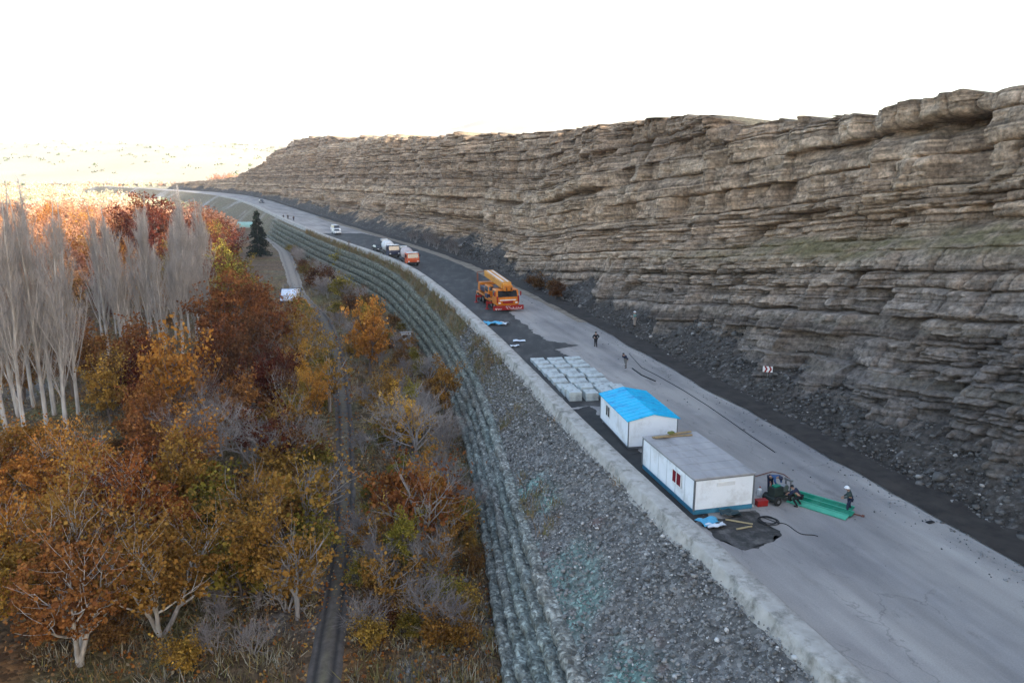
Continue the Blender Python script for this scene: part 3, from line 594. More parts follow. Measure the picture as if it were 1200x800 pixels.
def tree(key, x, y, s, rz, leaf, name, label, group=None, z=None, sz=None, crown='crown'):
    z = float(valley_z(np.array(x), np.array(y))) if z is None else z
    e = empty(name, (x, y, z), rz, label, 'shrub' if 'shrub' in name or 'bush' in name else 'tree', group); e.scale = (s, s, sz or s)
    me, cm = PROTO[key]
    for nm, d in (('trunk', me), (crown, cm)):
        o = bpy.data.objects.new(nm, d); COL.objects.link(o); o.parent = e
        if nm == crown and leaf:
            o.material_slots[0].link = 'OBJECT'; o.material_slots[0].material = LEAF[leaf] if leaf in LEAF else M[leaf]
    TREES.append((x, y)); return e
def at(px, py, z):          # a point of the photo's ground plan
    a = (px-600)/900; b = (400-py)/900; t = (z-CH)/(-math.sin(PITCH)+b*math.cos(PITCH)); return (a*t, (math.cos(PITCH)+b*math.sin(PITCH))*t)
rt = random.Random(42)
def ang(): return rt.random()*6.283
# the poplars
popl = [(8, 505), (30, 512), (64, 486), (22, 488), (55, 500), (78, 508), (-14, 498), (40, 478), (92, 486)]
for i, (px, py) in enumerate(popl):
    x, y = at(px, py, VZ); tree('poplar%d' % (i % 3), x, y, 1.06+.22*rt.random(), ang(), None, 'poplar_tree', 'tall bare grey poplar in the clump at the left edge', 'bare poplars of the left edge clump', crown='twigs')
popl = [(128, 420), (146, 428), (160, 424), (178, 418), (196, 425), (214, 420), (232, 412), (150, 405), (206, 402), (246, 400), (222, 396), (188, 398), (120, 398), (136, 392), (166, 396), (178, 388), (206, 388), (234, 390)]
for i, (px, py) in enumerate(popl):
    x, y = at(px, py, VZ); tree('poplar%d' % ((i+1) % 3), x, y, .76+.36*rt.random(), ang(), None, 'poplar_tree', 'tall bare grey poplar in the row before the dark red trees', 'bare poplars in the middle of the wood', crown='twigs')
popl = [(236, 358), (250, 352), (226, 366), (210, 352)]
for i, (px, py) in enumerate(popl):
    x, y = at(px, py, VZ); tree('poplar%d' % (i % 3), x, y, .76+.36*rt.random(), ang(), None, 'poplar_tree', 'slender bare grey poplar beside the far olive trees, behind the middle row', 'far bare poplars near the road end', crown='twigs')
# single trees one can point at
def one(key, px, py, s, leaf, name, label, sz=None, crown='crown'):
    x, y = at(px, py, VZ); return tree(key, x, y, s, ang(), leaf, name, label, None, None, sz, crown)
one('broad2', 434, 440, .80, 'orange', 'orange_tree', 'bright orange leafy tree standing alone between track and gabion wall', 1.0)
one('broad1', 205, 520, .95, 'gold', 'golden_tree', 'golden yellow spreading tree in front of the grey poplars', 1.12)
one('bare0', 262, 575, 1.0, 'twig_purple', 'bare_tree', 'bare grey tree with spreading twigs at the middle of the wood floor', None, 'twigs')
one('bare1', 235, 560, .9, 'twig_purple', 'bare_tree', 'smaller bare tree leaning beside the larger bare grey one', None, 'twigs')
one('bare2', 300, 556, .85, None, 'bare_tree', 'bare purple grey tree between golden trees and track', None, 'twigs')
one('bare1', 492, 545, .95, None, 'bare_tree', 'bare forked tree with wide branches at the foot of the gabion wall', None, 'twigs')
one('sparse0', 492, 660, .95, 'rust', 'rust_tree', 'pale leaning trunk with sparse rust leaves near the gabion foot', None)
one('bush1', 466, 606, 1.25, 'orange', 'orange_shrub', 'rust orange shrub beside the pale leaning trunk')
one('bush0', 458, 520, 1.1, 'olive', 'yellow_shrub', 'yellow green shrub beside the track below the orange tree', .8)
one('conifer', 304, 301, 1.0, None, 'conifer_tree', 'single dark green conifer beside the pale bank', 1.28).scale = (1.55, 1.55, 1.15)
one('broad0', 272, 380, 1.25, 'olive', 'olive_tree', 'large olive brown tree in front of the dark conifer', 1.1)
one('broad2', 268, 415, 1.2, 'rust', 'rust_tree', 'broad rust brown tree below the olive tree by the hut roof')
one('broad1', 316, 425, 1.0, 'rust', 'rust_tree', 'rust brown tree next to the white and blue hut', .9)
one('broad0', 300, 450, 1.0, 'brown', 'brown_tree', 'dark brown tree behind the bare grey trees', .9)
one('bush2', 375, 340, 1.7, 'brown', 'dark_shrub', 'dark brown shrub right of the white and blue hut')
one('bush1', 400, 352, 1.5, 'olive', 'olive_shrub', 'olive shrub on the pale bank between track and gabion wall')
one('sparse1', 400, 322, .9, 'olive', 'olive_shrub', 'loose olive green shrub below the far road bank')
# rows of dark red trees, behind the poplars, their shade put into the leaf colour
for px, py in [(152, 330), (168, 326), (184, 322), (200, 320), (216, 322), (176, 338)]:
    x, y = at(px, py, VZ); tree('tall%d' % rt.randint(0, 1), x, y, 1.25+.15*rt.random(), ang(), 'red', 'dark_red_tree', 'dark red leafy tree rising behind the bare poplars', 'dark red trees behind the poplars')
# near orange trees, lower left
spots = [(-39, 57, 'orange'), (-33, 52, 'gold'), (-36, 47, 'orange'), (-29, 46, 'ochre'), (-31, 55, 'rust'), (-26, 50, 'orange'), (-41, 62, 'ochre'), (-33, 41, 'ochre'), (-26, 40, 'rust'), (-45, 58, 'rust'), (-23, 43, 'ochre'), (-37, 60, 'orange')]
for i, (x, y, lf) in enumerate(spots):
    tree('near%d' % (i % 2), x+rt.uniform(-.8, .8), y+rt.uniform(-.8, .8), .72+.2*rt.random(), ang(), lf, {'orange': 'orange_tree', 'gold': 'golden_tree', 'ochre': 'ochre_tree', 'rust': 'rust_tree'}[lf],
         {'orange': 'orange leafy tree in the nearest thicket, lower left', 'gold': 'golden yellow tree in the nearest thicket, lower left', 'ochre': 'ochre brown tree in the nearest thicket, lower left', 'rust': 'rust red tree in the nearest thicket, lower left'}[lf], 'nearest autumn trees of the thicket')
for i, (x, y, lf) in enumerate([(-24, 57, 'olive'), (-21, 53, 'olive'), (-26, 61, 'olive'), (-20, 58, 'ochre'), (-18.5, 48, 'olive'), (-21, 64, 'ochre')]):
    tree('bush%d' % (i % 3), x, y, 1.15+.4*rt.random(), ang(), lf, 'olive_shrub' if lf == 'olive' else 'ochre_shrub', 'olive green shrub right of the near orange trees' if lf == 'olive' else 'ochre shrub among the olive shrubs by the near orange trees', 'shrubs right of the near orange trees')
OT = at(434, 440, VZ)
def free(x, y, d): return all((x-a)**2+(y-b)**2 > d*d for a, b in TREES)
# the shaded middle of the wood
def fill(n, x0, x1, y0, y1, dmin, kinds, cond=None, tries=4000):
    c = 0
    for _ in range(tries):
        if c >= n: break
        y = math.exp(rt.uniform(math.log(y0), math.log(y1))); f = rt.random(); x = x0(y)+(x1(y)-x0(y))*f
        if dmin == 1.5 and abs(x-float(XT(y))) < 2.6: continue
        if not free(x, y, dmin*(.6+y/200)) or math.hypot(x+45.5, (y-155)*.75) < 7.5 or math.hypot(x-OT[0]-.4, (y-OT[1]+5)*.7) < 5: continue
        key, lf, name, label, group, s0, s1 = rt.choice(kinds); tree(key % rt.randint(0, 1), x, y, rt.uniform(s0, s1), ang(), lf, name, label, group, None, None, 'twigs' if 'scrub' in key or 'bare' in key else 'crown'); c += 1
def xl(y): return -.70*y
def xt(o): return lambda y: float(XT(y))+o
fill(30, xl, xt(-7), 84, 150, 3.4, [
    ('broad%d', 'rust', 'rust_tree', 'rust brown leafy tree in the shaded wood under the poplars', 'rust trees of the shaded wood', .65, .95),
    ('broad%d', 'red', 'dark_red_tree', 'dark red leafy tree low in the shaded wood', 'low dark red trees of the shaded wood', .55, .85),
    ('broad%d', 'brown', 'brown_tree', 'dull brown leafy tree in the shaded wood', 'brown trees of the shaded wood', .6, .9),
    ('broad%d', 'ochre', 'ochre_tree', 'ochre leafy tree in the shaded wood behind the thicket', 'ochre trees of the shaded wood', .6, .85)])
fill(26, lambda y: -.50*y, xt(-4), 66, 104, 2.2, [
    ('bare%d', 'twig_purple', 'bare_tree', 'small bare grey tree in the shaded wood', 'bare trees of the shaded wood', .6, .95),
    ('bare%d', 'twig_brown', 'bare_tree', 'small bare brownish tree in the shaded wood', 'bare brownish trees of the shaded wood', .6, .9),
    ('scrub%d', 'twig_brown', 'bare_shrub', 'brown twiggy bare shrub in the shaded wood', 'brown bare shrubs of the shaded wood', .9, 1.5),
    ('sparse%d', 'red', 'dark_red_tree', 'thin dark red tree among the bare trees of the shaded wood', 'thin dark red trees of the shaded wood', .6, .85),
    ('sparse%d', 'brown', 'brown_tree', 'thin brown tree among the bare trees of the shaded wood', 'thin brown trees of the shaded wood', .6, .85)])
fill(40, lambda y: -.60*y, xt(-3.0), 40, 170, 1.6, [
    ('scrub%d', 'twig_purple', 'bare_shrub', 'bare twiggy grey shrub on the floor of the wood', 'bare shrubs of the wood floor', .6, 1.1),
    ('bush%d', 'brown', 'brown_shrub', 'low brown shrub on the floor of the wood', 'brown shrubs of the wood floor', .5, .9),
    ('bush%d', 'ochre', 'ochre_shrub', 'low ochre shrub on the floor of the wood', 'ochre shrubs of the wood floor', .5, .9)])
fill(55, lambda y: float(XT(y))-8, xt(-1.5), 44, 150, 1.2, [
    ('bush%d', 'olive', 'olive_shrub', 'olive shrub along the left side of the track', 'olive shrubs left of the track', .6, 1.1),
    ('bush%d', 'ochre', 'ochre_shrub', 'ochre shrub along the left side of the track', 'ochre shrubs left of the track', .6, 1.1),
    ('sparse%d', 'ochre', 'ochre_tree', 'thin ochre tree along the left side of the track', 'thin ochre trees left of the track', .6, .9),
    ('scrub%d', None, 'bare_shrub', 'bare grey shrub along the left side of the track', 'bare shrubs left of the track', .7, 1.1)])
fill(95, xt(1.5), lambda y: float(XGB(y))-1.2, 40, 150, 1.2, [
    ('sparse%d', 'ochre', 'ochre_tree', 'thin ochre tree between the track and the gabion wall', 'thin ochre trees between track and gabion', .45, .75),
    ('bush%d', 'brown', 'brown_shrub', 'brown shrub between the track and the gabion wall', 'brown shrubs between track and gabion', .45, .8),
    ('bush%d', 'ochre', 'ochre_shrub', 'ochre shrub between the track and the gabion wall', 'ochre shrubs between track and gabion', .4, .75),
    ('bush%d', 'olive', 'olive_shrub', 'olive shrub between the track and the gabion wall', 'olive shrubs between track and gabion', .4, .75),
    ('scrub%d', None, 'bare_shrub', 'bare grey shrub between the track and the gabion wall', 'bare shrubs between track and gabion', .7, 1.2),
    ('scrub%d', 'twig_purple', 'bare_shrub', 'purplish bare shrub between the track and the gabion wall', 'purplish bare shrubs between track and gabion', .7, 1.2)])
fill(34, xt(3.2), lambda y: float(XGB(y))-1.2, 150, 268, 1.3, [
    ('bush%d', 'brown', 'brown_shrub', 'brown shrub on the slope between the far track and the gabion wall', 'brown shrubs beyond the orange tree', .6, 1.1),
    ('bush%d', 'olive', 'olive_shrub', 'olive shrub on the slope between the far track and the gabion wall', 'olive shrubs beyond the orange tree', .6, 1.0),
    ('scrub%d', None, 'bare_shrub', 'bare grey shrub on the slope between the far track and the gabion wall', 'bare shrubs beyond the orange tree', .9, 1.5)])
fill(18, lambda y: float(XT(y))-9, lambda y: float(XGB(y))-1.5, 46, 140, 1.5, [
    ('tall%d', 'ochre', 'ochre_tree', 'slim upright ochre tree near the track', 'slim ochre trees near the track', .36, .6),
    ('tall%d', 'olive', 'olive_tree', 'slim upright olive tree near the track', 'slim olive trees near the track', .36, .55),
    ('tall%d', 'gold', 'golden_tree', 'slim upright golden tree near the track', 'slim golden trees near the track', .36, .5)])
fill(10, lambda y: -.50*y, lambda y: -.36*y, 58, 84, 3.0, [
    ('broad%d', 'orange', 'orange_tree', 'orange leafy tree behind the nearest thicket, below the left poplars', 'orange trees below the left poplars', .6, .8),
    ('broad%d', 'ochre', 'ochre_tree', 'ochre leafy tree behind the nearest thicket, below the left poplars', 'ochre trees below the left poplars', .6, .8),
    ('broad%d', 'rust', 'rust_tree', 'rust brown tree behind the nearest thicket, below the left poplars', 'rust trees below the left poplars', .6, .8)])
# behind the first wood: trees of the shade, then of the sun
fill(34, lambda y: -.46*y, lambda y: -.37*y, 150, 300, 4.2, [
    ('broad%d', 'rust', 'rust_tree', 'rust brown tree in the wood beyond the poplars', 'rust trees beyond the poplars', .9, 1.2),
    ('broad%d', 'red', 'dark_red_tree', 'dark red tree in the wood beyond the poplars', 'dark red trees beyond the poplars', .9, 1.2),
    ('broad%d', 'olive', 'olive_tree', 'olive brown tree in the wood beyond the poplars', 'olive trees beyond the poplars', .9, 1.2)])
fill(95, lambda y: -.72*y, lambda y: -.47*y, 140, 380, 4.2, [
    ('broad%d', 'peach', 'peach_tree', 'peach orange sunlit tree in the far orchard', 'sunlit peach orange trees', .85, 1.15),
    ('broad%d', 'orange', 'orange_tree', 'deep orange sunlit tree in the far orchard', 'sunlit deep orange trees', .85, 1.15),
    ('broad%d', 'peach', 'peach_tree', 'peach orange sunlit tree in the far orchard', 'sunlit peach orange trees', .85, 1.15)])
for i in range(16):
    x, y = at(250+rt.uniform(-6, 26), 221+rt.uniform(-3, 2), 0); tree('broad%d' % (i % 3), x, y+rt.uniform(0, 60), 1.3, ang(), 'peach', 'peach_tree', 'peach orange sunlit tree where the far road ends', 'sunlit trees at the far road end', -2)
# roadside scrub at the cliff foot (dark patch beside the far vehicles)
for i in range(9):
    y = 186+i*4.4+rt.uniform(-1, 1); tree('scrub%d' % (i % 2), float(XR(y))+1.6+rt.uniform(0, 2.5), y, rt.uniform(.8, 1.3), ang(), 'bark_dark', 'dark_shrub', 'dark bare shrub at the cliff foot beside the white car', 'dark shrubs at the cliff foot', .2, None, 'twigs')
for i in range(5):
    y = 122+i*3.+rt.uniform(-1, 1); tree('bush%d' % (i % 3), float(XR(y))+1.2+rt.uniform(0, 2.2), y, rt.uniform(.5, .8), ang(), 'brown', 'brown_shrub', 'brown shrub at the cliff foot behind the orange crane', 'brown shrubs behind the crane', .4)

# the far wood, one mass
def far_wood():
    rn = np.random.default_rng(3); n = 2600; y = np.exp(rn.uniform(np.log(330), np.log(1250), n)); x = -y*.78+rn.uniform(0, 1, n)*(y*.78-60-.30*(y-150))
    ok = (x < XGB(np.clip(y, 0, 850))-12); x, y = x[ok], y[ok]; n = len(x); k = 34; r = rn.uniform(2.2, 3.8, n)
    C = np.stack([x, y, valley_z(x, y)+r*1.05], -1)[:, None]+rn.normal(size=(n, k, 3))*(r[:, None, None]*np.array([.55, .55, .42])); C = C.reshape(-1, 3)
    V, F = leaf_quads(C, np.repeat(.55+r*.22, k), rn, 0)
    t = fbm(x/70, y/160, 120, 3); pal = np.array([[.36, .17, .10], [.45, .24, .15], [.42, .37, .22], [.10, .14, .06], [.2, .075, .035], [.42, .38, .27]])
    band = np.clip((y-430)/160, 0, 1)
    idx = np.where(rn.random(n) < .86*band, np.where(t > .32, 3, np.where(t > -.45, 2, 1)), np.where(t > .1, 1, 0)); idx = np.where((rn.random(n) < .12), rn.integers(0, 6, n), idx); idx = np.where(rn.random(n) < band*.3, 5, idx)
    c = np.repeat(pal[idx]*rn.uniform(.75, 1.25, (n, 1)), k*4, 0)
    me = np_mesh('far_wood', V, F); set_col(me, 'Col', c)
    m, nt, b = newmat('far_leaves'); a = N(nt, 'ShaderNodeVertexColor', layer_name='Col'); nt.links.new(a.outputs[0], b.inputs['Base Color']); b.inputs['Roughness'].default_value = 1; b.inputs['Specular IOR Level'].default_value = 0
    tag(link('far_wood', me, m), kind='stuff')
    n = 420; y = rn.uniform(1300, 2300, n); x = rn.uniform(-1900, -250, n); r = rn.uniform(2, 5.5, n)
    dg = bpy.context.evaluated_depsgraph_get(); hills = bpy.data.objects['hills']; hv = np.zeros(len(hills.data.vertices)*3, np.float32); hills.data.vertices.foreach_get('co', hv); hv = hv.reshape(90, 180, 3)
    zi = hv[np.clip(((y-1150)/3050*89).round().astype(int), 0, 89), np.clip(((x+3600)/4500*179).round().astype(int), 0, 179), 2]
    k = 16; C = (np.stack([x, y, zi+r*.4], -1)[:, None]+rn.normal(size=(n, k, 3))*(r[:, None, None]*np.array([.7, .7, .3]))).reshape(-1, 3); V, F = leaf_quads(C, np.repeat(r*.6, k), rn, 0)
    me = np_mesh('hill_scrub', V, F); tag(link('hill_scrub', me, LEAF['green']), kind='stuff')
far_wood()
# undergrowth: tufts and fallen leaves on the valley floor and the banks
def undergrowth():
    rn = np.random.default_rng(9); n = 9000; y = np.exp(rn.uniform(np.log(30), np.log(190), n)); x0 = -.72*y; x1 = XGB(y)-.5; x = x0+(x1-x0)*rn.random(n)**.75
    ok = np.abs(x-XT(y)) > 1.5; x, y = x[ok], y[ok]; n = len(x); k = 9; h = rn.uniform(.2, .75, n)*(.8+y/200); A = np.stack([x, y, valley_z(x, y)-.05], -1)
    A = A[:, None]+rn.normal(size=(n, k, 3))*np.array([.22, .22, .0]); B = A+rn.normal(size=(n, k, 3))*.22*h[:, None, None]/.4+np.array([0, 0, 1])*h[:, None, None]
    V, F = blades(A.reshape(-1, 3), B.reshape(-1, 3), .035, rn); pal = np.array([[.24, .19, .09], [.16, .14, .055], [.2, .12, .05], [.13, .10, .07], [.3, .27, .2]])
    c = np.repeat(pal[rn.integers(0, 5, n)]*rn.uniform(.6, 1.3, (n, 1)), k*3, 0); me = np_mesh('dry_grass', V, F); set_col(me, 'Col', c); tag(link('dry_grass', me, M['stuff']), kind='stuff')
    n = 26000; y = np.exp(rn.uniform(np.log(30), np.log(150), n)); x0 = -.72*y; x = x0+(XGB(y)-.3-x0)*rn.random(n)**.8; ok = fbm(x/4, y/5, 130, 3) > -.15; x, y = x[ok], y[ok]
    V, F = leaf_quads(np.stack([x, y, valley_z(x, y)+.10+rn.random(len(x))*.12], -1), np.full(len(x), .17)*(.8+y/120), rn); pal = np.array([[.3, .12, .03], [.2, .07, .02], [.36, .2, .05], [.17, .10, .05], [.3, .24, .15]])
    c = np.repeat(pal[rn.integers(0, 5, len(x))], 4, 0); me = np_mesh('fallen_leaves', V, F); set_col(me, 'Col', c); tag(link('fallen_leaves', me, M['stuff']), kind='stuff')
    # tufts on the bank under the parapet
    n = 2600; y = np.exp(rn.uniform(np.log(46), np.log(260), n)); t = rn.random(n); topx = XL(y)-PW-.2; bx = XGT(y); x = topx+(bx-topx)*t; ok = fbm(x/2.6, y/3.5, 17, 4)*2.2-.2+(y-75)/60 > .1; x, y, t = x[ok], y[ok], t[ok]; n = len(x); k = 8
    z = -.05+(ZGT(y)+.05)*t**1.15; h = rn.uniform(.15, .5, n)*(.8+y/150); A = np.stack([x, y, z], -1)[:, None]+rn.normal(size=(n, k, 3))*np.array([.2, .2, .05]); B = A+rn.normal(size=(n, k, 3))*.2+np.array([0, 0, 1])*h[:, None, None]
    V, F = blades(A.reshape(-1, 3), B.reshape(-1, 3), .03, rn); pal = np.array([[.22, .17, .09], [.15, .14, .06], [.2, .13, .07]]); c = np.repeat(pal[rn.integers(0, 3, n)], k*3, 0)
    me = np_mesh('bank_grass', V, F); set_col(me, 'Col', c); tag(link('bank_grass', me, M['stuff']), kind='stuff')
m_, nt_, b_ = newmat('plant_stuff'); a_ = N(nt_, 'ShaderNodeVertexColor', layer_name='Col'); nt_.links.new(a_.outputs[0], b_.inputs['Base Color']); b_.inputs['Roughness'].default_value = 1; b_.inputs['Specular IOR Level'].default_value = 0; M['stuff'] = m_
undergrowth()
# ------------------------------------------------------------------ site cabins
def frame_at(x, y, dx, dy): return math.atan2(dy, dx)-math.pi/2     # rz so that local +y points along (dx,dy)
def cabin_blue():
    rz = frame_at(0, 0, -.18, .98); e = empty('site_cabin', (8.8, 55.1, 0), rz, 'white site cabin with a low blue metal gable roof', 'cabin')
    W, L, H, b = 3.9, 7.2, 2.05, .22
    G().box((W/2, L/2, b/2-.02), (W-.2, L-.2, b)).build('base_frame', M['frame_grey'], e)
    g = G(); g.prism([(0, 0), (L, 0), (L, H), (0, H)], 0, W); 
    g = G(); 
    pr = [(0, b), (W, b), (W, b+H), (W/2, b+H+.42), (0, b+H)]
    vs = [(x, 0, z) for x, z in pr]+[(x, L, z) for x, z in pr]; g.add(vs, [(0, 1, 2, 3, 4), (9, 8, 7, 6, 5)]+[(i, i+5, (i+1) % 5+5, (i+1) % 5) for i in range(5)])
    wl = g.build('wall', M['white_panel'], e, bevel=.015)
    r = G(); o = .16
    for sx in (0, 1):      # two roof sheets with standing ribs
        x0, x1 = (-o, W/2) if sx == 0 else (W+o, W/2); z0 = b+H+.03-.42*o/(W/2); z1 = b+H+.46
        r.add([(x0, -o, z0), (x1, -o, z1), (x1, L+o, z1), (x0, L+o, z0), (x0, -o, z0+.06), (x1, -o, z1+.06), (x1, L+o, z1+.06), (x0, L+o, z0+.06)], [(0, 1, 2, 3), (7, 6, 5, 4), (0, 4, 5, 1), (1, 5, 6, 2), (2, 6, 7, 3), (3, 7, 4, 0)])
        for i in range(12):
            yy = -o+.15+i*(L+2*o-.3)/11; dxx = x1-x0; dzz = z1-z0
            r.add([(x0, yy-.025, z0+.06), (x1, yy-.025, z1+.06), (x1, yy+.025, z1+.06), (x0, yy+.025, z0+.06), (x0, yy-.015, z0+.095), (x1, yy-.015, z1+.095), (x1, yy+.015, z1+.095), (x0, yy+.015, z0+.095)], [(7, 6, 5, 4), (0, 4, 5, 1), (1, 5, 6, 2), (2, 6, 7, 3), (3, 7, 4, 0)])
    r.build('roof', M['blue_roof'], e)
    w = G().box((-.015, L*.70, b+1.25), (.05, .95, .85)).build('window', M['glass'], e)
    f = G()
    for dy in (-.5, 0, .5): f.box((-.03, L*.70+dy, b+1.25), (.06, .06, .95))
    for dz in (-.45, .45): f.box((-.028, L*.70, b+1.25+dz), (.06, 1.06, .06))
    f.build('frame', M['white_paint'], w)
    t = G()
    for x, y in ((0, 0), (W, 0), (W, L), (0, L)): t.box((x, y, b+H/2), (.07, .07, H-.02))
    t.build('corner_trim', M['frame_grey'], e)
    d = G().box((W+.01, 1.6, b+.98), (.05, .85, 1.9)).build('door', M['white_paint'], e, bevel=.01); G().box((W+.05, 1.28, b+.95), (.06, .04, .14)).build('handle', M['steel'], d)
cabin_blue()
M['seam'] = mat('panel_seam', (.5, .52, .54), None, 3, .6)
def cabin_flat():
    rz = frame_at(0, 0, -.243, .97); e = empty('site_container', (11.2, 43.9, 0), rz, 'white flat roofed site container with a red curtained window, nearest to the camera', 'container')
    W, L, H, b = 4.05, 7.8, 1.98, .32
    g = G(); g.box((W/2, .06, b/2), (W, .12, b-.02)); g.box((W/2, L-.06, b/2), (W, .12, b-.02)); g.box((.06, L/2, b/2), (.12, L-.24, b-.02)); g.box((W-.06, L/2, b/2), (.12, L-.24, b-.02)); g.build('base_frame', M['blue_panel'], e, bevel=.01)
    g = G().box((W/2, L/2, b+H/2), (W, L, H)); g.build('wall', M['white_panel'], e, bevel=.02)
    s = G()
    for i in range(1, 6): s.box((-.006, L*i/6, b+H/2), (.02, .03, H-.1))
    s.build('panel_seam', M['seam'], e)
    r = G().box((W/2, L/2, b+H+.05), (W+.14, L+.14, .09)); 
    for i in range(7): r.box((W/2, .5+i*(L-1)/6, b+H+.10), (W+.04, 1.08, .022+.004*(i % 3)), rz=.006*((i*7) % 3-1))
    r.build('roof', M['grey_roof'], e, bevel=.008)
    g = G()
    for x, y in ((0, 0), (W, 0), (W, L), (0, L)): g.box((x, y, b+H/2-.03), (.10, .10, H-.06+b*.2))
    g.box((W/2, -.02, b+H-.02), (W, .05, .07)); g.box((-.02, L/2, b+H-.02), (.05, L, .07)); g.build('corner_trim', M['frame_grey'], e)
    w = G().box((-.02, L*.30, b+1.18), (.06, 1.15, .80)).build('window', M['glass'], e)
    c = G()
    for k in range(7): c.box((-.052, L*.30-.52+k*.15+(.12 if k > 3 else 0), b+1.18), (.03, .125, .78), rz=.15*(-1)**k)
    c.build('curtain', M['curtain'], w)
    f = G()
    for dy in (-.6, .06, .6): f.box((-.055, L*.30+dy, b+1.18), (.05, .06, .9))
    for dz in (-.43, .43): f.box((-.05, L*.30, b+1.18+dz), (.05, 1.26, .06))
    f.build('frame', M['white_paint'], w)
    G().box((W*.52, -.02, b+H-.42), (1.25, .04, .26)).build('vent_panel', M['white_paint'], e, bevel=.01)
    g = G().box((W+.10, .12, b+H/2-.1), (.06, .09, H+b)); g.box((W+.10, .55, b+H/2-.1), (.05, .05, H+b))
    for k in range(7): g.box((W+.10, .33, .35+k*.3), (.04, .40, .04))
    g.build('ladder', M['white_paint'], e)
    # planks lying on the roof
    ca, sa = math.cos(rz), math.sin(rz)
    def wpt(x, y): return (11.2+ca*x-sa*y, 43.9+sa*x+ca*y)
    for i, (x, y, a, l) in enumerate([(1.4, L-.45, .05, 1.9), (2.3, L-.62, -.06, 2.2), (2.7, L-.30, .12, 1.7), (1.1, L-.75, .0, 1.2)]):
        px_, py_ = wpt(x, y); o = G().box((0, 0, 0), (l, .22, .07)).build('plank', M['wood'], bevel=.008); o.location = (px_, py_, b+H+.162+.075*(i // 2)); o.rotation_euler = (0, 0, rz+a)
        tag(o, 'brown wooden plank lying at the far end of the grey container roof', 'plank', 'planks on the container roof')
    px_, py_ = wpt(1.9, L-.40); o = G().box((0, 0, 0), (.5, .34, .16), tx=.9, ty=.8).build('sandbag', mat('sack_green', (.16, .17, .05), None, 8, .9, .4), bevel=.05); o.location = (px_, py_, b+H+.36); o.rotation_euler = (0, 0, rz+.3)
    tag(o, 'small dull green sack among the planks on the container roof', 'sack')
    return wpt
WPT = cabin_flat()

# ------------------------------------------------------------------ concrete blocks on the dark lane
def blocks():
    g = G(); me = None; k = 0; rb = random.Random(4); ux, uy = .17, -.985      # towards the camera
    vx, vy = .985, .17
    O = Vector((1.75, 82.6)); widths = [1.75, 1.85, 2.0]
    protos = {}
    a = 0; rows = [1.3, 1.8, 1.4, 2.6, 1.5, 1.9, 2.0, 1.7, 1.5]
    for r, ln in enumerate(rows):
        off = .55*rb.random()
        c0 = .2+ .045*a
        for c in range(3 if r < 7 else 4):
            wd = widths[c % 3]*rb.uniform(.9, 1.0) if r < 7 else 1.25
            l = ln*rb.uniform(.85, .94); h = rb.uniform(.30, .38) if r < 7 else rb.uniform(.75, .9)
            key = 0
            x = c0+wd/2; y = a+ln/2+rb.uniform(-.06, .06)+(.18*c if r % 2 else .1*c)
            p = O+Vector((ux, uy))*y*1.0+Vector((vx, vy))*x
            q = G(); q.box((0, 0, h*.15), (wd*.97, l*.98, h*.3)); q.box((0, 0, h*.65), (wd*.95, l*.96, h*.7-.004), tx=.985, ty=.985)
            e = q.build('concrete_block', M['block'], None, bevel=.035); e.location = (p.x, p.y, .008); e.rotation_euler = (0, 0, math.atan2(vy, vx)+rb.uniform(-.03, .03))
            lab = 'pale concrete block in the stockpile behind the blue roofed cabin' if r < 7 else 'pale concrete block in the last rows, next to the blue roofed cabin'
            tag(e, lab, 'block', 'concrete blocks stored on the dark lane' if r < 7 else 'concrete blocks next to the blue cabin')
            lug = G(); lug.tube([(-wd*.2, 0, h-.02), (-wd*.2, 0, h+.06), (-wd*.08, 0, h+.06), (-wd*.08, 0, h-.02)], .012, 5); lug.build('lifting_loop', M['rust'], e)
            c0 += wd+rb.uniform(.10, .28)
        a += ln
blocks()

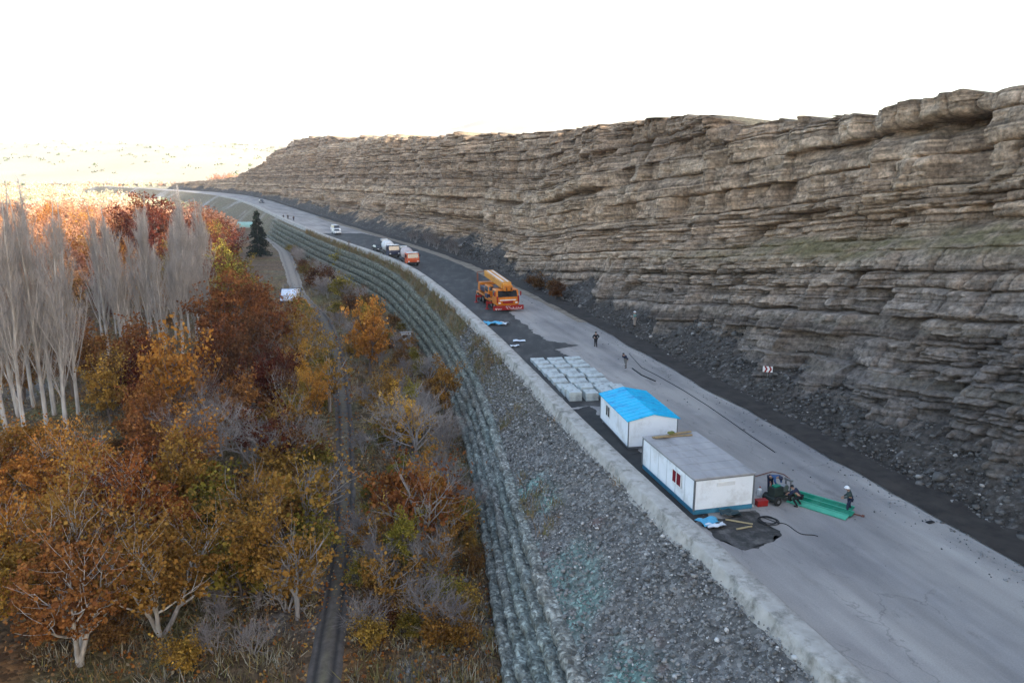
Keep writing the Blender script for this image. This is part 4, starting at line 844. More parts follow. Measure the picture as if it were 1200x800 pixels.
# ------------------------------------------------------------------ vehicles
def wheel(parent, x, y, r, w, hub='steel', n=20):
    t = G(); t.tube([(x-w/2, y, r), (x-w/2+.03, y, r), (x+w/2-.03, y, r), (x+w/2, y, r)], [r*.9, r, r, r*.9], n); t.build('tyre', M['tyre'], o := empty_child('wheel', parent), smooth=False)
    h = G(); s = 1 if x > 0 else -1; h.tube([(x+s*(w/2-.02), y, r), (x+s*(w/2+.012), y, r), (x+s*(w/2+.03), y, r)], [r*.56, r*.54, r*.2], 14); h.build('rim', M[hub], o); return o
def empty_child(name, parent):
    o = bpy.data.objects.new(name, None); COL.objects.link(o); o.parent = parent; o.empty_display_size = .2; return o
def crane():
    # local: front towards -y, length along y, origin under the front bumper's middle
    e = empty('crane_truck', (-.55, 112.0, .008), frame_at(0, 0, -.30, .954), 'big orange mobile crane truck with its boom folded over the cab, parked on the road', 'crane truck')
    g = G(); g.box((0, 6.6, 1.05), (2.9, 12.6, .5)); g.box((0, 6.5, 1.38), (3.5, 10.2, .16)); g.build('chassis', M['orange'], e, bevel=.03)
    g = G(); g.prism([(.28, .95), (.18, 1.55), (.30, 2.15), (.62, 3.18), (2.5, 3.25), (2.6, .95)], -1.75, 1.75); g.build('cab', M['orange'], e, bevel=.10)
    g = G(); g.add([(-1.5, .26, 2.20), (1.5, .26, 2.20), (1.42, .545, 3.06), (-1.42, .545, 3.06)], [(0, 1, 2, 3)]); 
    me = g; w = G(); w.add([(-1.5, .245, 2.18), (1.5, .245, 2.18), (1.42, .54, 3.08), (-1.42, .54, 3.08), (-1.5, .30, 2.18), (1.5, .30, 2.18), (1.42, .60, 3.08), (-1.42, .60, 3.08)], [(0, 1, 2, 3), (7, 6, 5, 4), (0, 4, 5, 1), (1, 5, 6, 2), (2, 6, 7, 3), (3, 7, 4, 0)]); w.build('windscreen', M['glass'], e)
    for s in (-1, 1):
        G().box((s*1.765, 1.45, 2.6), (.03, 1.3, .75)).build('side_window', M['glass'], e)
        G().box((s*1.62, .14, 1.85), (.22, .12, .95)).build('red_pillar', M['red'], e, bevel=.02)
        m = G().box((s*2.0, .25, 2.65), (.2, .12, .62)); m.tube([(s*1.72, .45, 2.9), (s*2.0, .3, 2.92)], .03, 6); m.build('mirror', M['red'], e, bevel=.02)
        G().box((s*1.3, .13, 1.32), (.34, .06, .2)).build('headlight', M['white_paint'], e, bevel=.02)
    G().box((0, .15, 1.72), (2.5, .05, .14)).build('white_band', M['white_paint'], e)
    G().box((0, .14, 1.42), (1.6, .06, .34)).build('grille', M['red'], e, bevel=.02)
    b = G().box((0, -.02, .62), (4.7, .34, .66)).build('bumper', M['red'], e, bevel=.04)
    t = G(); rr = random.Random(3)      # white hand lettering on the bumper, too small to read in the photograph
    def stroke(pts): t.tube([(x, -.205, z) for x, z in pts], .035, 5)
    stroke([(-2.05, .62), (-1.98, .46), (-1.86, .48), (-1.8, .64)]); stroke([(-1.86, .48), (-1.92, .34)]); stroke([(-1.68, .46), (-1.55, .44), (-1.5, .6)]); stroke([(-1.5, .45), (-1.36, .45), (-1.33, .58)]); stroke([(-1.3, .45), (-1.1, .47), (-1.08, .6)])
    stroke([(-.45, .82), (-.2, .72), (-.3, .6), (-.08, .5)]); stroke([(-.1, .86), (.12, .76), (.2, .6), (.42, .5), (.72, .47)]); stroke([(.72, .47), (.8, .68), (.62, .7)]); stroke([(.8, .46), (1.15, .45), (1.18, .75)]); stroke([(1.18, .45), (1.5, .46), (1.55, .64), (1.4, .62)]); stroke([(1.6, .46), (1.9, .5), (2.05, .7)]); stroke([(.2, .92), (.26, .9)]); stroke([(-.3, .94), (-.25, .92)])
    t.build('lettering', M['white_paint'], b)
    for y in (1.9, 3.6, 8.4, 10.0, 11.5):
        for s in (-1, 1): wheel(e, s*1.38, y, .62, .42)
    g = G(); g.tube([(0, 7.2, 1.46), (0, 7.2, 1.8)], [1.2, 1.2], 20); g.box((.0, 8.6, 2.2), (3.0, 4.2, .8)); g.build('turntable', M['navy'], e, bevel=.05)
    g = G().box((0, 11.0, 2.3), (3.1, 1.5, 1.35), tx=.95, ty=.85); g.build('counterweight', M['orange'], e, bevel=.08)
    g = G(); g.prism([(5.0, 1.5), (4.9, 2.3), (5.4, 3.15), (7.2, 3.2), (7.2, 1.5)], -1.62, -.72); c = g.build('operator_cabin', M['orange'], e, bevel=.06); G().box((-1.635, 6.1, 2.6), (.03, 1.5, .8)).build('window', M['glass'], c); G().box((-1.17, 5.0, 2.75), (.75, .03, .6), rx=-.5).build('window', M['glass'], c)
    th = math.atan2(-1.0, -12)
    def boom(y0, y1, z0, z1, w, h, m, name, par):
        g = G(); vs = []
        for y, z, q in ((y0, z0, 1), (y1, z1, 1)):
            vs += [(-w/2, y, z-h/2*.7), (-w/4, y, z-h/2), (w/4, y, z-h/2), (w/2, y, z-h/2*.7), (w/2, y, z+h/2), (-w/2, y, z+h/2)]
        g.add(vs, [(5, 4, 3, 2, 1, 0), (6, 7, 8, 9, 10, 11)]+[(i, (i+1) % 6, (i+1) % 6+6, i+6) for i in range(6)]); return g.build(name, M[m], par, bevel=.03)
    bo = boom(10.6, .9, 4.35, 3.72, 1.5, 1.05, 'orange_pale', 'boom', e); boom(.9, .3, 3.72, 3.68, 1.2, .82, 'orange_pale', 'boom_section', bo)
    g = G()
    for s in (-.38, .38): g.box((s, 5.6, 4.60), (.16, 8.6, .06), rx=.065)
    g.build('boom_rail', M['white_paint'], bo)
    h = G().box((.0, .12, 3.5), (1.3, .55, .8)); h.build('boom_head', M['orange'], bo, bevel=.05)
    g = G(); 
    for s in (-.35, .35): g.tube([(s, -.1, 3.42), (s*.99, -.1, 3.42), (s+.08, -.1, 3.42)], .26, 14)
    g.build('sheave', M['black'], bo)
    g = G(); g.tube([(0, -.1, 3.3), (0, -.12, 2.3)], .025, 5); g.box((0, -.14, 2.15), (.3, .2, .4)); 
    g = G(); g.tube([(.0, 6.1, 1.9), (.0, 4.2, 3.3)], [.2, .17], 12); g.build('lift_cylinder', M['steel'], e)
    for y in (3.0, 9.3):
        for s in (-1, 1):
            g = G().box((s*2.0, y+.1, .95), (1.0, .3, .3)); g.tube([(s*2.4, y+.1, 1.25), (s*2.4, y+.1, .12)], .11, 8); g.tube([(s*2.4, y+.1, .1), (s*2.4, y+.1, .0)], [.3, .36], 12); g.build('outrigger', M['red'], e)
    g = G(); g.tube([(-1.5, 11.5, 2.9), (-1.5, 11.6, 4.2)], .06, 6); g.tube([(-1.9, 10.6, 3.0), (-1.9, 10.6, 4.6)], .07, 6); g.tube([(-1.9, 10.6, 4.6), (.0, 10.7, 4.75), (1.2, 10.7, 4.5)], .06, 6); g.build('winch_frame', M['rust'], e)
    for s in (-1, 1):
        g = G().box((s*1.62, 5.6, 1.62), (.5, 1.4, .6)); g.build('tool_box', M['navy'], e, bevel=.03)
crane()
def mixer(x, y, dx, dy, cab, drum, label, s=1.0):
    e = empty('mixer_truck', (x, y, .008), frame_at(0, 0, dx, dy), label, 'mixer truck'); e.scale = (s*1.1, s, s)
    G().box((0, 4.0, .95), (2.2, 7.6, .36)).build('chassis', M['black'], e, bevel=.02)
    g = G(); g.prism([(0, .55), (-.05, 1.3), (.08, 1.75), (.36, 2.72), (1.9, 2.8), (1.95, .55)], -1.25, 1.25); c = g.build('cab', M[cab], e, bevel=.08)
    w = G(); w.add([(-1.1, .03, 1.72), (1.1, .03, 1.72), (1.05, .29, 2.58), (-1.05, .29, 2.58), (-1.1, .1, 1.72), (1.1, .1, 1.72), (1.05, .36, 2.58), (-1.05, .36, 2.58)], [(0, 1, 2, 3), (7, 6, 5, 4), (0, 4, 5, 1), (1, 5, 6, 2), (2, 6, 7, 3), (3, 7, 4, 0)]); w.build('windscreen', M['glass'], e)
    G().box((0, .9, 2.83), (2.2, 1.5, .1)).build('cab_roof', M['white_paint'], e, bevel=.03)
    for q in (-1, 1):
        G().box((q*1.26, .95, 2.1), (.03, 1.0, .65)).build('side_window', M['glass'], e); G().box((q*.9, -.04, 1.0), (.3, .05, .2)).build('headlight', M['white_paint'], e)
        g = G().box((q*1.42, .2, 2.15), (.14, .08, .5)); g.build('mirror', M['black'], e)
    G().box((0, -.06, .66), (2.5, .2, .36)).build('bumper', M['black'], e, bevel=.03)
    g = G(); A = Vector((0, 2.5, 1.95)); B = Vector((0, 7.6, 2.75)); n = [(0, .35), (.04, .75), (.3, 1.2), (.55, 1.25), (.8, .9), (1, .5)]; g.tube([A.lerp(B, t) for t, r in n], [r for t, r in n], 20); g.build('drum', M[drum], e, smooth=False, bevel=.02)
    g = G(); g.box((0, 7.7, 3.35), (1.1, .9, .5), tx=1.3, ty=1.3); g.build('hopper', M['drum_white'], e); g = G(); g.tube([(-.5, 7.3, 1.1), (-.4, 7.4, 2.8)], .07, 6); g.tube([(.5, 7.3, 1.1), (.4, 7.4, 2.8)], .07, 6); g.box((0, 8.2, 1.9), (.4, .9, .1), rx=-.6); g.build('chute', M['steel'], e)
    for yy in (1.0, 5.4, 6.75):
        for q in (-1, 1): wheel(e, q*1.02, yy, .5, .34, n=14)
mixer(-21.3, 165.6, -.40, .916, 'orange_red', 'drum_pink', 'small orange cabbed mixer truck with greyish drum at the parapet, ahead of the white drum', 1.0)
mixer(-27.6, 180.5, -.44, .90, 'navy', 'drum_white', 'dark cabbed mixer truck with white drum, queued behind the orange cabbed one', 1.05)
def car(x, y, dx, dy, paint, label, name='parked_car', cat='car', s=1, van=False):
    e = empty(name, (x, y, .008), frame_at(0, 0, dx, dy), label, cat); e.scale = (s, s, s)
    L = 4.6; prof = [(.0, .35), (.02, .75), (.25, .92), (1.25, 1.02), (1.3, 1.0), (3.9, 1.05), (4.5, .95), (4.6, .4)] if not van else [(0, .35), (.02, .9), (.5, 1.15), (1.0, 1.2), (4.5, 1.2), (4.6, .4)]
    G().prism(prof, -.9, .9).build('body', M[paint], e, bevel=.07)
    zt = 1.5 if not van else 1.95; g = G(); b0, b1, t0, t1 = (1.15, 4.1, 1.9, 3.5) if not van else (.85, 4.5, 1.45, 4.4); zb = 1.0 if not van else 1.17
    def cab(g, k, dz): return g.add([(-.84-k, b0-k, zb), (.84+k, b0-k, zb), (.84+k, b1+k, zb), (-.84-k, b1+k, zb), (-.66-k, t0-k, zt-dz), (.66+k, t0-k, zt-dz), (.66+k, t1+k, zt-dz), (-.66-k, t1+k, zt-dz)], [(4, 5, 6, 7), (0, 1, 5, 4), (1, 2, 6, 5), (2, 3, 7, 6), (3, 0, 4, 7)])
    cab(g, 0, .03).build('window', M['glass'], e); G().box((0, (t0+t1)/2, zt), (1.36, t1-t0+.06, .07)).build('roof', M[paint], e, bevel=.03)
    for q in (-1, 1):
        for yy in (.9, 3.7): wheel(e, q*.8, yy, .33, .22, n=14)
        G().box((q*.62, .0, .72), (.34, .08, .16)).build('headlight', M['white_paint'], e); G().box((q*.95, 1.5, 1.02), (.14, .1, .1)).build('mirror', M[paint], e)
    G().box((0, -.01, .45), (1.6, .1, .16)).build('bumper', M['black'], e)
    return e
car(-56.6, 251.5, -.47, .88, 'white_paint', 'white van parked on the far light road beyond the mixer trucks', 'parked_van', 'van', 1.15, True)
car(-54.6, 243.0, -.47, .88, 'drum_white', 'silver car parked behind the dark shrubs, right of the white van', s=1.1)
car(-146.0, 456.0, -.44, .9, 'navy', 'dark car far up the road at the bend', s=1.25)
car(-33.0, 193.5, -.46, .89, 'black', 'black car parked behind the white drum mixer truck', s=1.05)

def on_cliff(x, y):
    h, l, n, i = bpy.data.objects['cliff'].ray_cast((x, y, 60), (0, 0, -1)); return l.z if h else 0
# ------------------------------------------------------------------ people
def person(x, y, z, face, H, top, legs, label, pose=None, helmet=None, stretch=1.12, grp=None):
    e = empty('person', (x, y, z), face, label, 'person', grp); k = H/1.75; e.scale = (k*stretch, k*stretch, k)
    J = dict(pelvis=(0, 0, .96), waist=(0, .0, 1.12), chest=(0, .01, 1.34), neck=(0, .02, 1.50), chin=(0, .05, 1.58), head=(0, .04, 1.66), crown=(0, .02, 1.74),
             shL=(-.19, 0, 1.42), elL=(-.27, -.03, 1.15), wrL=(-.27, .08, .92), haL=(-.26, .12, .85), shR=(.19, 0, 1.42), elR=(.27, -.03, 1.15), wrR=(.27, .08, .92), haR=(.26, .12, .85),
             hiL=(-.10, 0, .92), knL=(-.12, .03, .50), anL=(-.13, -.01, .09), toL=(-.15, .15, .04), hiR=(.10, 0, .92), knR=(.12, .03, .50), anR=(.13, -.01, .09), toR=(.15, .15, .04))
    if pose: J.update(pose)
    E = [('pelvis', 'waist'), ('waist', 'chest'), ('chest', 'neck'), ('neck', 'chin'), ('chin', 'head'), ('head', 'crown')]
    for s in 'LR': E += [('chest', 'sh'+s), ('sh'+s, 'el'+s), ('el'+s, 'wr'+s), ('wr'+s, 'ha'+s), ('pelvis', 'hi'+s), ('hi'+s, 'kn'+s), ('kn'+s, 'an'+s), ('an'+s, 'to'+s)]
    rad = dict(pelvis=.135, waist=.125, chest=.15, neck=.055, chin=.07, head=.10, crown=.075, sh=.075, el=.05, wr=.032, ha=.042, hi=.095, kn=.062, an=.042, to=.04)
    def r_of(n): return rad.get(n, rad.get(n[:-1], .05))
    for s in 'LR':      # five fingers
        w0 = Vector(J['wr'+s]); h0 = Vector(J['ha'+s]); d = (h0-w0).normalized(); side = d.cross(Vector((1, 0, 0))); side = side.normalized() if side.length > .1 else Vector((0, 1, 0))
        for i in range(4):
            a = 'f%d%s' % (i, s); J[a] = tuple(h0+d*(.06-.012*abs(i-1.3))+side*(.021*(i-1.5))); E.append(('ha'+s, a)); J['g'+a] = tuple(Vector(J[a])+d*.03+Vector((0, .012, 0))); E.append((a, 'g'+a))
        J['th'+s] = tuple(w0.lerp(h0, .5)+side*.055+d*.02); E.append(('wr'+s, 'th'+s))
    def skin(name, names, edges, m, grow, parent):
        names = list(names); ix = {n: i for i, n in enumerate(names)}; me = bpy.data.meshes.new(name); me.from_pydata([J[n] for n in names], [(ix[a], ix[b]) for a, b in edges if a in ix and b in ix], [])
        o = bpy.data.objects.new(name, me); COL.objects.link(o); o.parent = parent; me.materials.append(M[m])
        bm = bmesh.new(); bm.from_mesh(me); bm.verts.layers.skin.verify(); bm.to_mesh(me); bm.free()
        for i, n in enumerate(names):
            q = me.skin_vertices[0].data[i]; r = (.011 if n[0] in 'fg' and n not in ('f',) and len(n) <= 4 and n[1] in '0123f' else .014 if n.startswith('th') else r_of(n))+grow; q.radius = (r, r); q.use_root = (i == 0)
        o.modifiers.new('skin', 'SKIN').use_smooth_shade = True; s = o.modifiers.new('sub', 'SUBSURF'); s.levels = 1; s.render_levels = 1; return o
    allv = list(J.keys()); body = skin('person_body', allv, E, 'skin', 0, e)
    tv = ['chest', 'waist', 'pelvis', 'shL', 'elL', 'wrL', 'shR', 'elR', 'wrR']; skin('jacket', tv, E, top, .022, e)
    lv = ['pelvis', 'hiL', 'knL', 'anL', 'hiR', 'knR', 'anR']; skin('trousers', lv, E, legs, .020, e)
    g = G()
    for s in 'LR':
        a = Vector(J['an'+s]); t = Vector(J['to'+s]); g.tube([a+Vector((0, -.03, -.04)), a.lerp(t, .5)+Vector((0, 0, -.01)), t+Vector((0, .03, .0))], [.058, .058, .04], 8)
    g.build('shoe', M['black'], e, smooth=True)
    hd = Vector(J['head']); up = (Vector(J['crown'])-Vector(J['chin'])).normalized()
    g = G(); c = hd+up*(.055 if helmet else .035); rr = .125 if helmet else .108
    prof = [(-.02, 1.0), (.03, .99), (.07, .85), (.10, .55), (.115, .12)]; g.tube([c+up*a for a, b in prof], [rr*b for a, b in prof], 14)
    if helmet: g.tube([c-up*.025, c-up*.012], [.165, .15], 14)
    g.build('helmet' if helmet else 'hair', M[helmet or 'black'], e, smooth=False)
    f = Vector((0, 1, 0)); g = G(); g.tube([hd+f*.085+up*.0, hd+f*.125-up*.03], [.012, .02], 6); g.build('nose', M['skin'], e)
    return e
def heading(dx, dy): return math.atan2(dy, dx)-math.pi/2
person(10.0, 89.4, 0, heading(-.3, 1), 1.78, 'cloth_black', 'cloth_black', 'person in black walking on the light road, hands at the hips, beyond the other walker', dict(elL=(-.36, -.05, 1.2), wrL=(-.24, .08, 1.02), haL=(-.2, .12, 1.0), elR=(.36, -.05, 1.2), wrR=(.24, .08, 1.02), haR=(.2, .12, 1.0), knL=(-.06, .06, .5), anL=(-.06, .08, .09), toL=(-.06, .22, .04), knR=(.07, -.04, .5), anR=(.07, -.14, .09), toR=(.07, .0, .04)))
person(12.2, 79.8, 0, heading(-.75, -.6), 1.72, 'cloth_navy', 'cloth_grey', 'person in a dark jacket and grey trousers stooping to drag the black cable', dict(waist=(0, .08, 1.1), chest=(0, .2, 1.27), neck=(0, .29, 1.39), chin=(0, .35, 1.45), head=(0, .36, 1.52), crown=(0, .37, 1.6), shL=(-.19, .22, 1.34), elL=(-.32, .2, 1.1), wrL=(-.3, .05, .93), haL=(-.28, -.02, .88), shR=(.19, .22, 1.34), elR=(.34, .1, 1.1), wrR=(.3, -.08, .95), haR=(.28, -.15, .9), knL=(-.2, .18, .5), anL=(-.26, .2, .09), toL=(-.28, .36, .04), knR=(.18, -.1, .5), anR=(.22, -.3, .09), toR=(.24, -.16, .04)))
person(21.0, 44.3, 0, heading(-.95, .35), 1.72, 'cloth_green', 'cloth_navy', 'person in white helmet and dark green jacket at the end of the green sheets', dict(waist=(0, .04, 1.12), chest=(0, .11, 1.32), neck=(0, .17, 1.46), chin=(0, .23, 1.52), head=(0, .23, 1.6), crown=(0, .22, 1.69), shL=(-.19, .11, 1.40), elL=(-.25, .16, 1.13), wrL=(-.16, .36, 1.0), haL=(-.14, .42, .96), shR=(.19, .11, 1.40), elR=(.25, .14, 1.13), wrR=(.17, .34, .98), haR=(.15, .40, .94), anL=(-.15, .1, .09), toL=(-.17, .26, .04), knL=(-.13, .12, .5), anR=(.15, -.1, .09), toR=(.17, .05, .04)), 'helmet')
person(17.15, 47.6, 0, heading(.5, -.85), 1.74, 'cloth_blue', 'cloth_navy', 'person in a blue jacket bending far over the dark drilling machine', dict(waist=(0, .16, 1.08), chest=(0, .40, 1.16), neck=(0, .56, 1.17), chin=(0, .63, 1.13), head=(0, .68, 1.17), crown=(0, .74, 1.2), shL=(-.2, .44, 1.18), elL=(-.26, .52, .9), wrL=(-.2, .64, .72), haL=(-.18, .68, .66), shR=(.2, .44, 1.18), elR=(.26, .52, .9), wrR=(.2, .64, .72), haR=(.18, .68, .66), hiL=(-.1, -.06, .92), hiR=(.1, -.06, .92), knL=(-.16, .0, .5), knR=(.16, .0, .5)), 'navy')
person(18.15, 45.2, 0, heading(-.8, .55), 1.68, 'cloth_navy', 'cloth_black', 'person in dark clothes crouching between the drilling machine and the green sheets', dict(pelvis=(0, -.08, .72), waist=(0, .06, .88), chest=(0, .24, 1.02), neck=(0, .36, 1.13), chin=(0, .42, 1.18), head=(0, .43, 1.25), crown=(0, .44, 1.33), shL=(-.19, .26, 1.08), elL=(-.25, .42, .84), wrL=(-.15, .6, .74), haL=(-.13, .66, .7), shR=(.19, .26, 1.08), elR=(.25, .42, .84), wrR=(.15, .6, .74), haR=(.13, .66, .7), hiL=(-.1, -.08, .68), hiR=(.1, -.08, .68), knL=(-.2, .26, .5), knR=(.18, .2, .46), anL=(-.18, .0, .09), toL=(-.2, .16, .04), anR=(.18, -.12, .09), toR=(.2, .04, .04)))
px_, py_ = 17.9, 96.8
person(15.9, 97.6, on_cliff(15.9, 97.6), heading(-.9, -.3), 1.9, 'cloth_teal', 'cloth_beige', 'person in a white helmet standing on the dark scree at the cliff foot', dict(elL=(-.3, .1, 1.2), wrL=(-.2, .3, 1.25), haL=(-.18, .36, 1.28)), 'helmet')
person(-86.8, 308.5, 0, heading(-.4, -.9), 1.8, 'cloth_black', 'cloth_navy', 'rightmost of three dark figures on the far light road', stretch=1.35)
person(-91.5, 317.0, 0, heading(.4, -.9), 1.8, 'cloth_black', 'cloth_black', 'middle of three dark figures on the far light road', stretch=1.3)
person(-93.9, 319.0, 0, heading(.4, .9), 1.7, 'cloth_navy', 'cloth_grey', 'leftmost of three dark figures on the far light road', stretch=1.3)

# ------------------------------------------------------------------ drilling machine, sheets, small things
def machine():
    e = empty('drilling_machine', (17.2, 46.0, 0), .5, 'small dark green drilling machine with engine and wheels, between two crouching workers', 'machine')
    G().box((0, 0, .42), (1.9, .8, .12)).box((-.8, 0, .3), (.1, .7, .3)).build('chassis', M['machine'], e, bevel=.01)
    G().box((-.35, 0, .78), (.85, .62, .58), tx=.92, ty=.9).build('engine_cover', M['machine'], e, bevel=.04)
    g = G(); g.tube([(.35, -.2, .85), (.35, .25, .85)], .25, 14); g.build('winch_drum', M['steel'], e)
    g = G(); g.tube([(.75, .2, .45), (.75, .2, 1.35)], .05, 8); g.tube([(.75, -.2, .45), (.75, -.2, 1.35)], .05, 8); g.box((.75, 0, 1.3), (.16, .6, .12)); g.build('drill_mast', M['steel'], e)
    g = G(); g.tube([(-.6, .2, 1.05), (-.6, .2, 1.3), (-.75, .2, 1.38)], .035, 8); g.build('exhaust_pipe', M['rust'], e); G().box((-.35, 0, 1.11), (.5, .34, .1)).build('fuel_tank', M['green_sheet'], e, bevel=.03)
    for x in (-.65, .6):
        for s in (-.48, .48):
            g = G(); g.tube([(x, s-.08, .28), (x, s+.08, .28)], .28, 14); w = g.build('wheel', M['tyre'], e); g = G(); g.tube([(x, s-.09, .28), (x, s+.09, .28)], .12, 10); g.build('rim', M['steel'], w)
machine()
def sheets():
    A = Vector((18.15, 46.35)); B = Vector((20.85, 43.75)); d = (B-A); L = d.length*1.0; rz = math.atan2(d.y, d.x)
    labs = ['lowest of the green corrugated sheets on the road, light edged, nearest to the camera', 'middle green corrugated sheet of the pile beside the white helmeted worker', 'uppermost green corrugated sheet of the pile, dark, farthest from the camera']
    for i, (oy, z, m, l) in enumerate([(-.50, .03, 'green_pale', 1.0), (.02, .10, 'green_sheet', 1.03), (.5, .20, 'green_sheet', .98)]):
        n = 19; W = .62; vs = []; ys = np.linspace(-W/2, W/2, n); zs = .045*np.cos(np.arange(n)*math.pi/1.5)
        for q in (0, 1):
            for x in (0, L*l):
                for y_, z_ in zip(ys, zs): vs.append((x, y_, z_+(-.02 if q else 0)))
        g = G(); fs = []
        for j in range(n-1): fs += [(j, j+1, n+j+1, n+j), (2*n+j, 3*n+j, 3*n+j+1, 2*n+j+1), (j, 2*n+j, 2*n+j+1, j+1), (n+j, n+j+1, 3*n+j+1, 3*n+j)]
        fs += [(0, n, 3*n, 2*n), (n-1, 3*n-1, 4*n-1, 2*n-1)]
        g.add(vs, fs); o = g.build('green_sheet', M[m], None); nrm = Vector((-d.y, d.x)).normalized(); o.location = (A.x+nrm.x*oy, A.y+nrm.y*oy, z+.05); o.rotation_euler = (.1*(i-1)*0+.12, 0, rz+.012*(i-1)); tag(o, labs[i], 'metal sheet')
        e = G().box((L*l/2, W/2-.03, .05), (L*l, .05, .05)).build('edge_rail', M['green_pale'], o)  # raised strip in paler green, a highlight put into colour
sheets()
def lay(o, x, y, z, rz=0): o.location = (x, y, z); o.rotation_euler = (0, 0, rz); return o
x, y = at(892, 592, 0); g = G().box((0, 0, .19), (.72, .42, .34)); o = g.build('red_crate', M['red'], bevel=.03); G().box((0, 0, .385), (.76, .46, .05)).build('lid', M['red'], o, bevel=.02); tag(lay(o, x, y, 0, .2), 'red box on the road at the corner of the flat roofed container', 'box')
x, y = at(890, 580, 0); g = G(); g.tube([(0, 0, 0), (0, 0, .42), (0, 0, .48), (0, 0, .56)], [.15, .15, .06, .05], 12); o = g.build('white_canister', M['white_paint'], bevel=.01); G().tube([(0, 0, .55), (0, 0, .6)], .06, 10).build('cap', M['red'], o); tag(lay(o, x, y, 0), 'white plastic canister standing between container and drilling machine', 'canister')
def coil(x, y, r, label, name='hose_coil'):
    pts = []; rr = random.Random(2)
    for i in range(90):
        a = i*.24; q = r*(1+.16*math.sin(i*.07)+.05*rr.random()); pts.append((q*math.cos(a), q*.9*math.sin(a), .03+.0012*i+.012*math.sin(i*.9)))
    for k in range(24): pts.append((r+.1*k, .25*math.sin(k*.35)-.05*k, .03))
    o = G(); o.tube(pts, .024, 6); return tag(lay(o.build(name, M['black'], smooth=True), x, y, 0, -.4), label, 'hose')
x, y = at(900, 611, 0); coil(x, y, .55, 'coil of black hose on the road in front of the container')
for (px, py, l, a, lab) in [(866, 612, 1.6, -.4, 'pale yellow timber batten lying on the dark soil before the container, the longer'), (872, 619, 1.1, .35, 'short pale timber batten crossing the longer one on the dark soil')]:
    x, y = at(px, py, 0); o = G().box((0, 0, .05), (l, .09, .07)).build('batten', mat('batten_wood', (.45, .36, .2), None, 5, .8, .3), bevel=.008); tag(lay(o, x, y, .01, a), lab, 'timber')
def sheet(px, py, w, l, m, label, name, cat, rz=0, z=.012, amp=.1):
    n = 11; vs = []; sd = int(px); r = random.Random(sd)
    X, Y = np.meshgrid(np.linspace(-w/2, w/2, n), np.linspace(-l/2, l/2, n)); Z = .06+amp*(vn(X/w*4+sd, Y/l*4, sd))+0*X; X = X+.12*w*(vn(Y/l*3, X*0, sd+1)-.5); Y = Y+.12*l*(vn(X/w*3, Y*0, sd+2)-.5)
    me = np_mesh(name, np.stack([X, Y, Z], -1).reshape(-1, 3), grid_faces(n, n)); o = link(name, me, m, smooth=True); s = o.modifiers.new('thick', 'SOLIDIFY'); s.thickness = .012; x, y = at(px, py, 0); tag(lay(o, x, y, z, rz), label, cat)
tarp = mat('tarp_blue', (.10, .42, .62), (.06, .32, .52), 3, .5, .2); film = mat('film_white', (.72, .76, .8), (.55, .62, .68), 3, .5, .2)
sheet(578, 380, 2.2, 1.9, tarp, 'crumpled light blue tarp on the dark lane in front of the crane', 'blue_tarp', 'tarp', .3, .012, .4)
sheet(589, 380.5, 1.5, 1.7, film, 'crumpled white sheet beside the light blue tarp before the crane', 'white_sheet', 'sheet', -.3, .012, .4)
sheet(609, 400, 1.5, .9, film, 'thin white sheet on the dark lane between tarp and concrete blocks, the farther', 'white_sheet', 'sheet', .1, .012, .15)
sheet(603, 406, 1.1, .8, film, 'small white sheet on the dark lane between tarp and concrete blocks, the nearer', 'white_sheet', 'sheet', .2, .012, .15)
sheet(829, 613, 1.3, .9, tarp, 'blue plastic sheet on the dark soil at the blue skid of the container', 'blue_sheet', 'sheet', .5, .015, .25)
sheet(838, 618, 1.2, .5, film, 'white plastic sheet on the dark soil beside the blue plastic', 'white_sheet', 'sheet', .3, .03, .2)
sheet(856, 604, 1.2, .8, mat('tarp_dark', (.03, .06, .07), None, 3, .5, .2), 'dark tarp on the soil before the flat roofed container', 'dark_tarp', 'tarp', .2, .012, .3)
sheet(771, 484, 2.6, .5, M['black'], 'black rubber strip lying on the road right of the blue roofed cabin', 'rubber_strip', 'strip', -.45, .012, .06)
# cable dragged along the road
pts = [at(px, py, 0) for px, py in [(737, 422), (752, 431), (770, 440), (800, 457), (830, 476), (856, 494), (880, 511), (908, 530)]]
o = G(); o.tube([(x, y, .03 if i else .75) for i, (x, y) in enumerate(pts)], .035, 6); tag(o.build('road_cable', M['black'], smooth=True), 'long thin black cable lying along the light road behind the stooping person', 'cable')
pts = [at(px, py, 0) for px, py in [(741, 432), (752, 440), (768, 447)]]; o = G(); o.tube([(x, y, .06) for x, y in pts], .07, 6); tag(o.build('steel_bar', M['black'], smooth=True), 'short dark bar on the road beside the long cable', 'bar')
pts = [at(px, py, 0) for px, py in [(868, 572), (880, 560), (905, 553), (918, 556), (926, 562)]]; o = G(); o.tube([(x, y, .05) for x, y in pts], .03, 6); tag(o.build('machine_hose', M['rust'], smooth=True), 'reddish hose curling on the road behind the drilling machine', 'hose')
def tool(px, py, l, a, label, name, m='rust'):
    x, y = at(px, py, 0); o = G().tube([(-l/2, 0, .05), (l/2, 0, .05)], .035, 6).box((l/2, 0, .06), (.16, .22, .05)).build(name, M[m]); tag(lay(o, x, y, 0, a), label, 'tool')
tool(1002, 603, .9, -.6, 'shovel lying on the road behind the white helmeted worker', 'shovel'); tool(940, 589, .9, .1, 'dark bar lying on the road in front of the green sheets', 'crowbar', 'black')
tool(870, 553, .8, .7, 'rusty tool leaning by the container corner near the drilling machine', 'pick')
x, y = at(1090, 612, 0)
o = G().box((0, 0, .03), (.5, .25, .05)).build('tyre_scrap', M['black']); tag(lay(o, x, y, .008, .4), 'dark scrap lying on the road near the ditch at lower right', 'scrap')
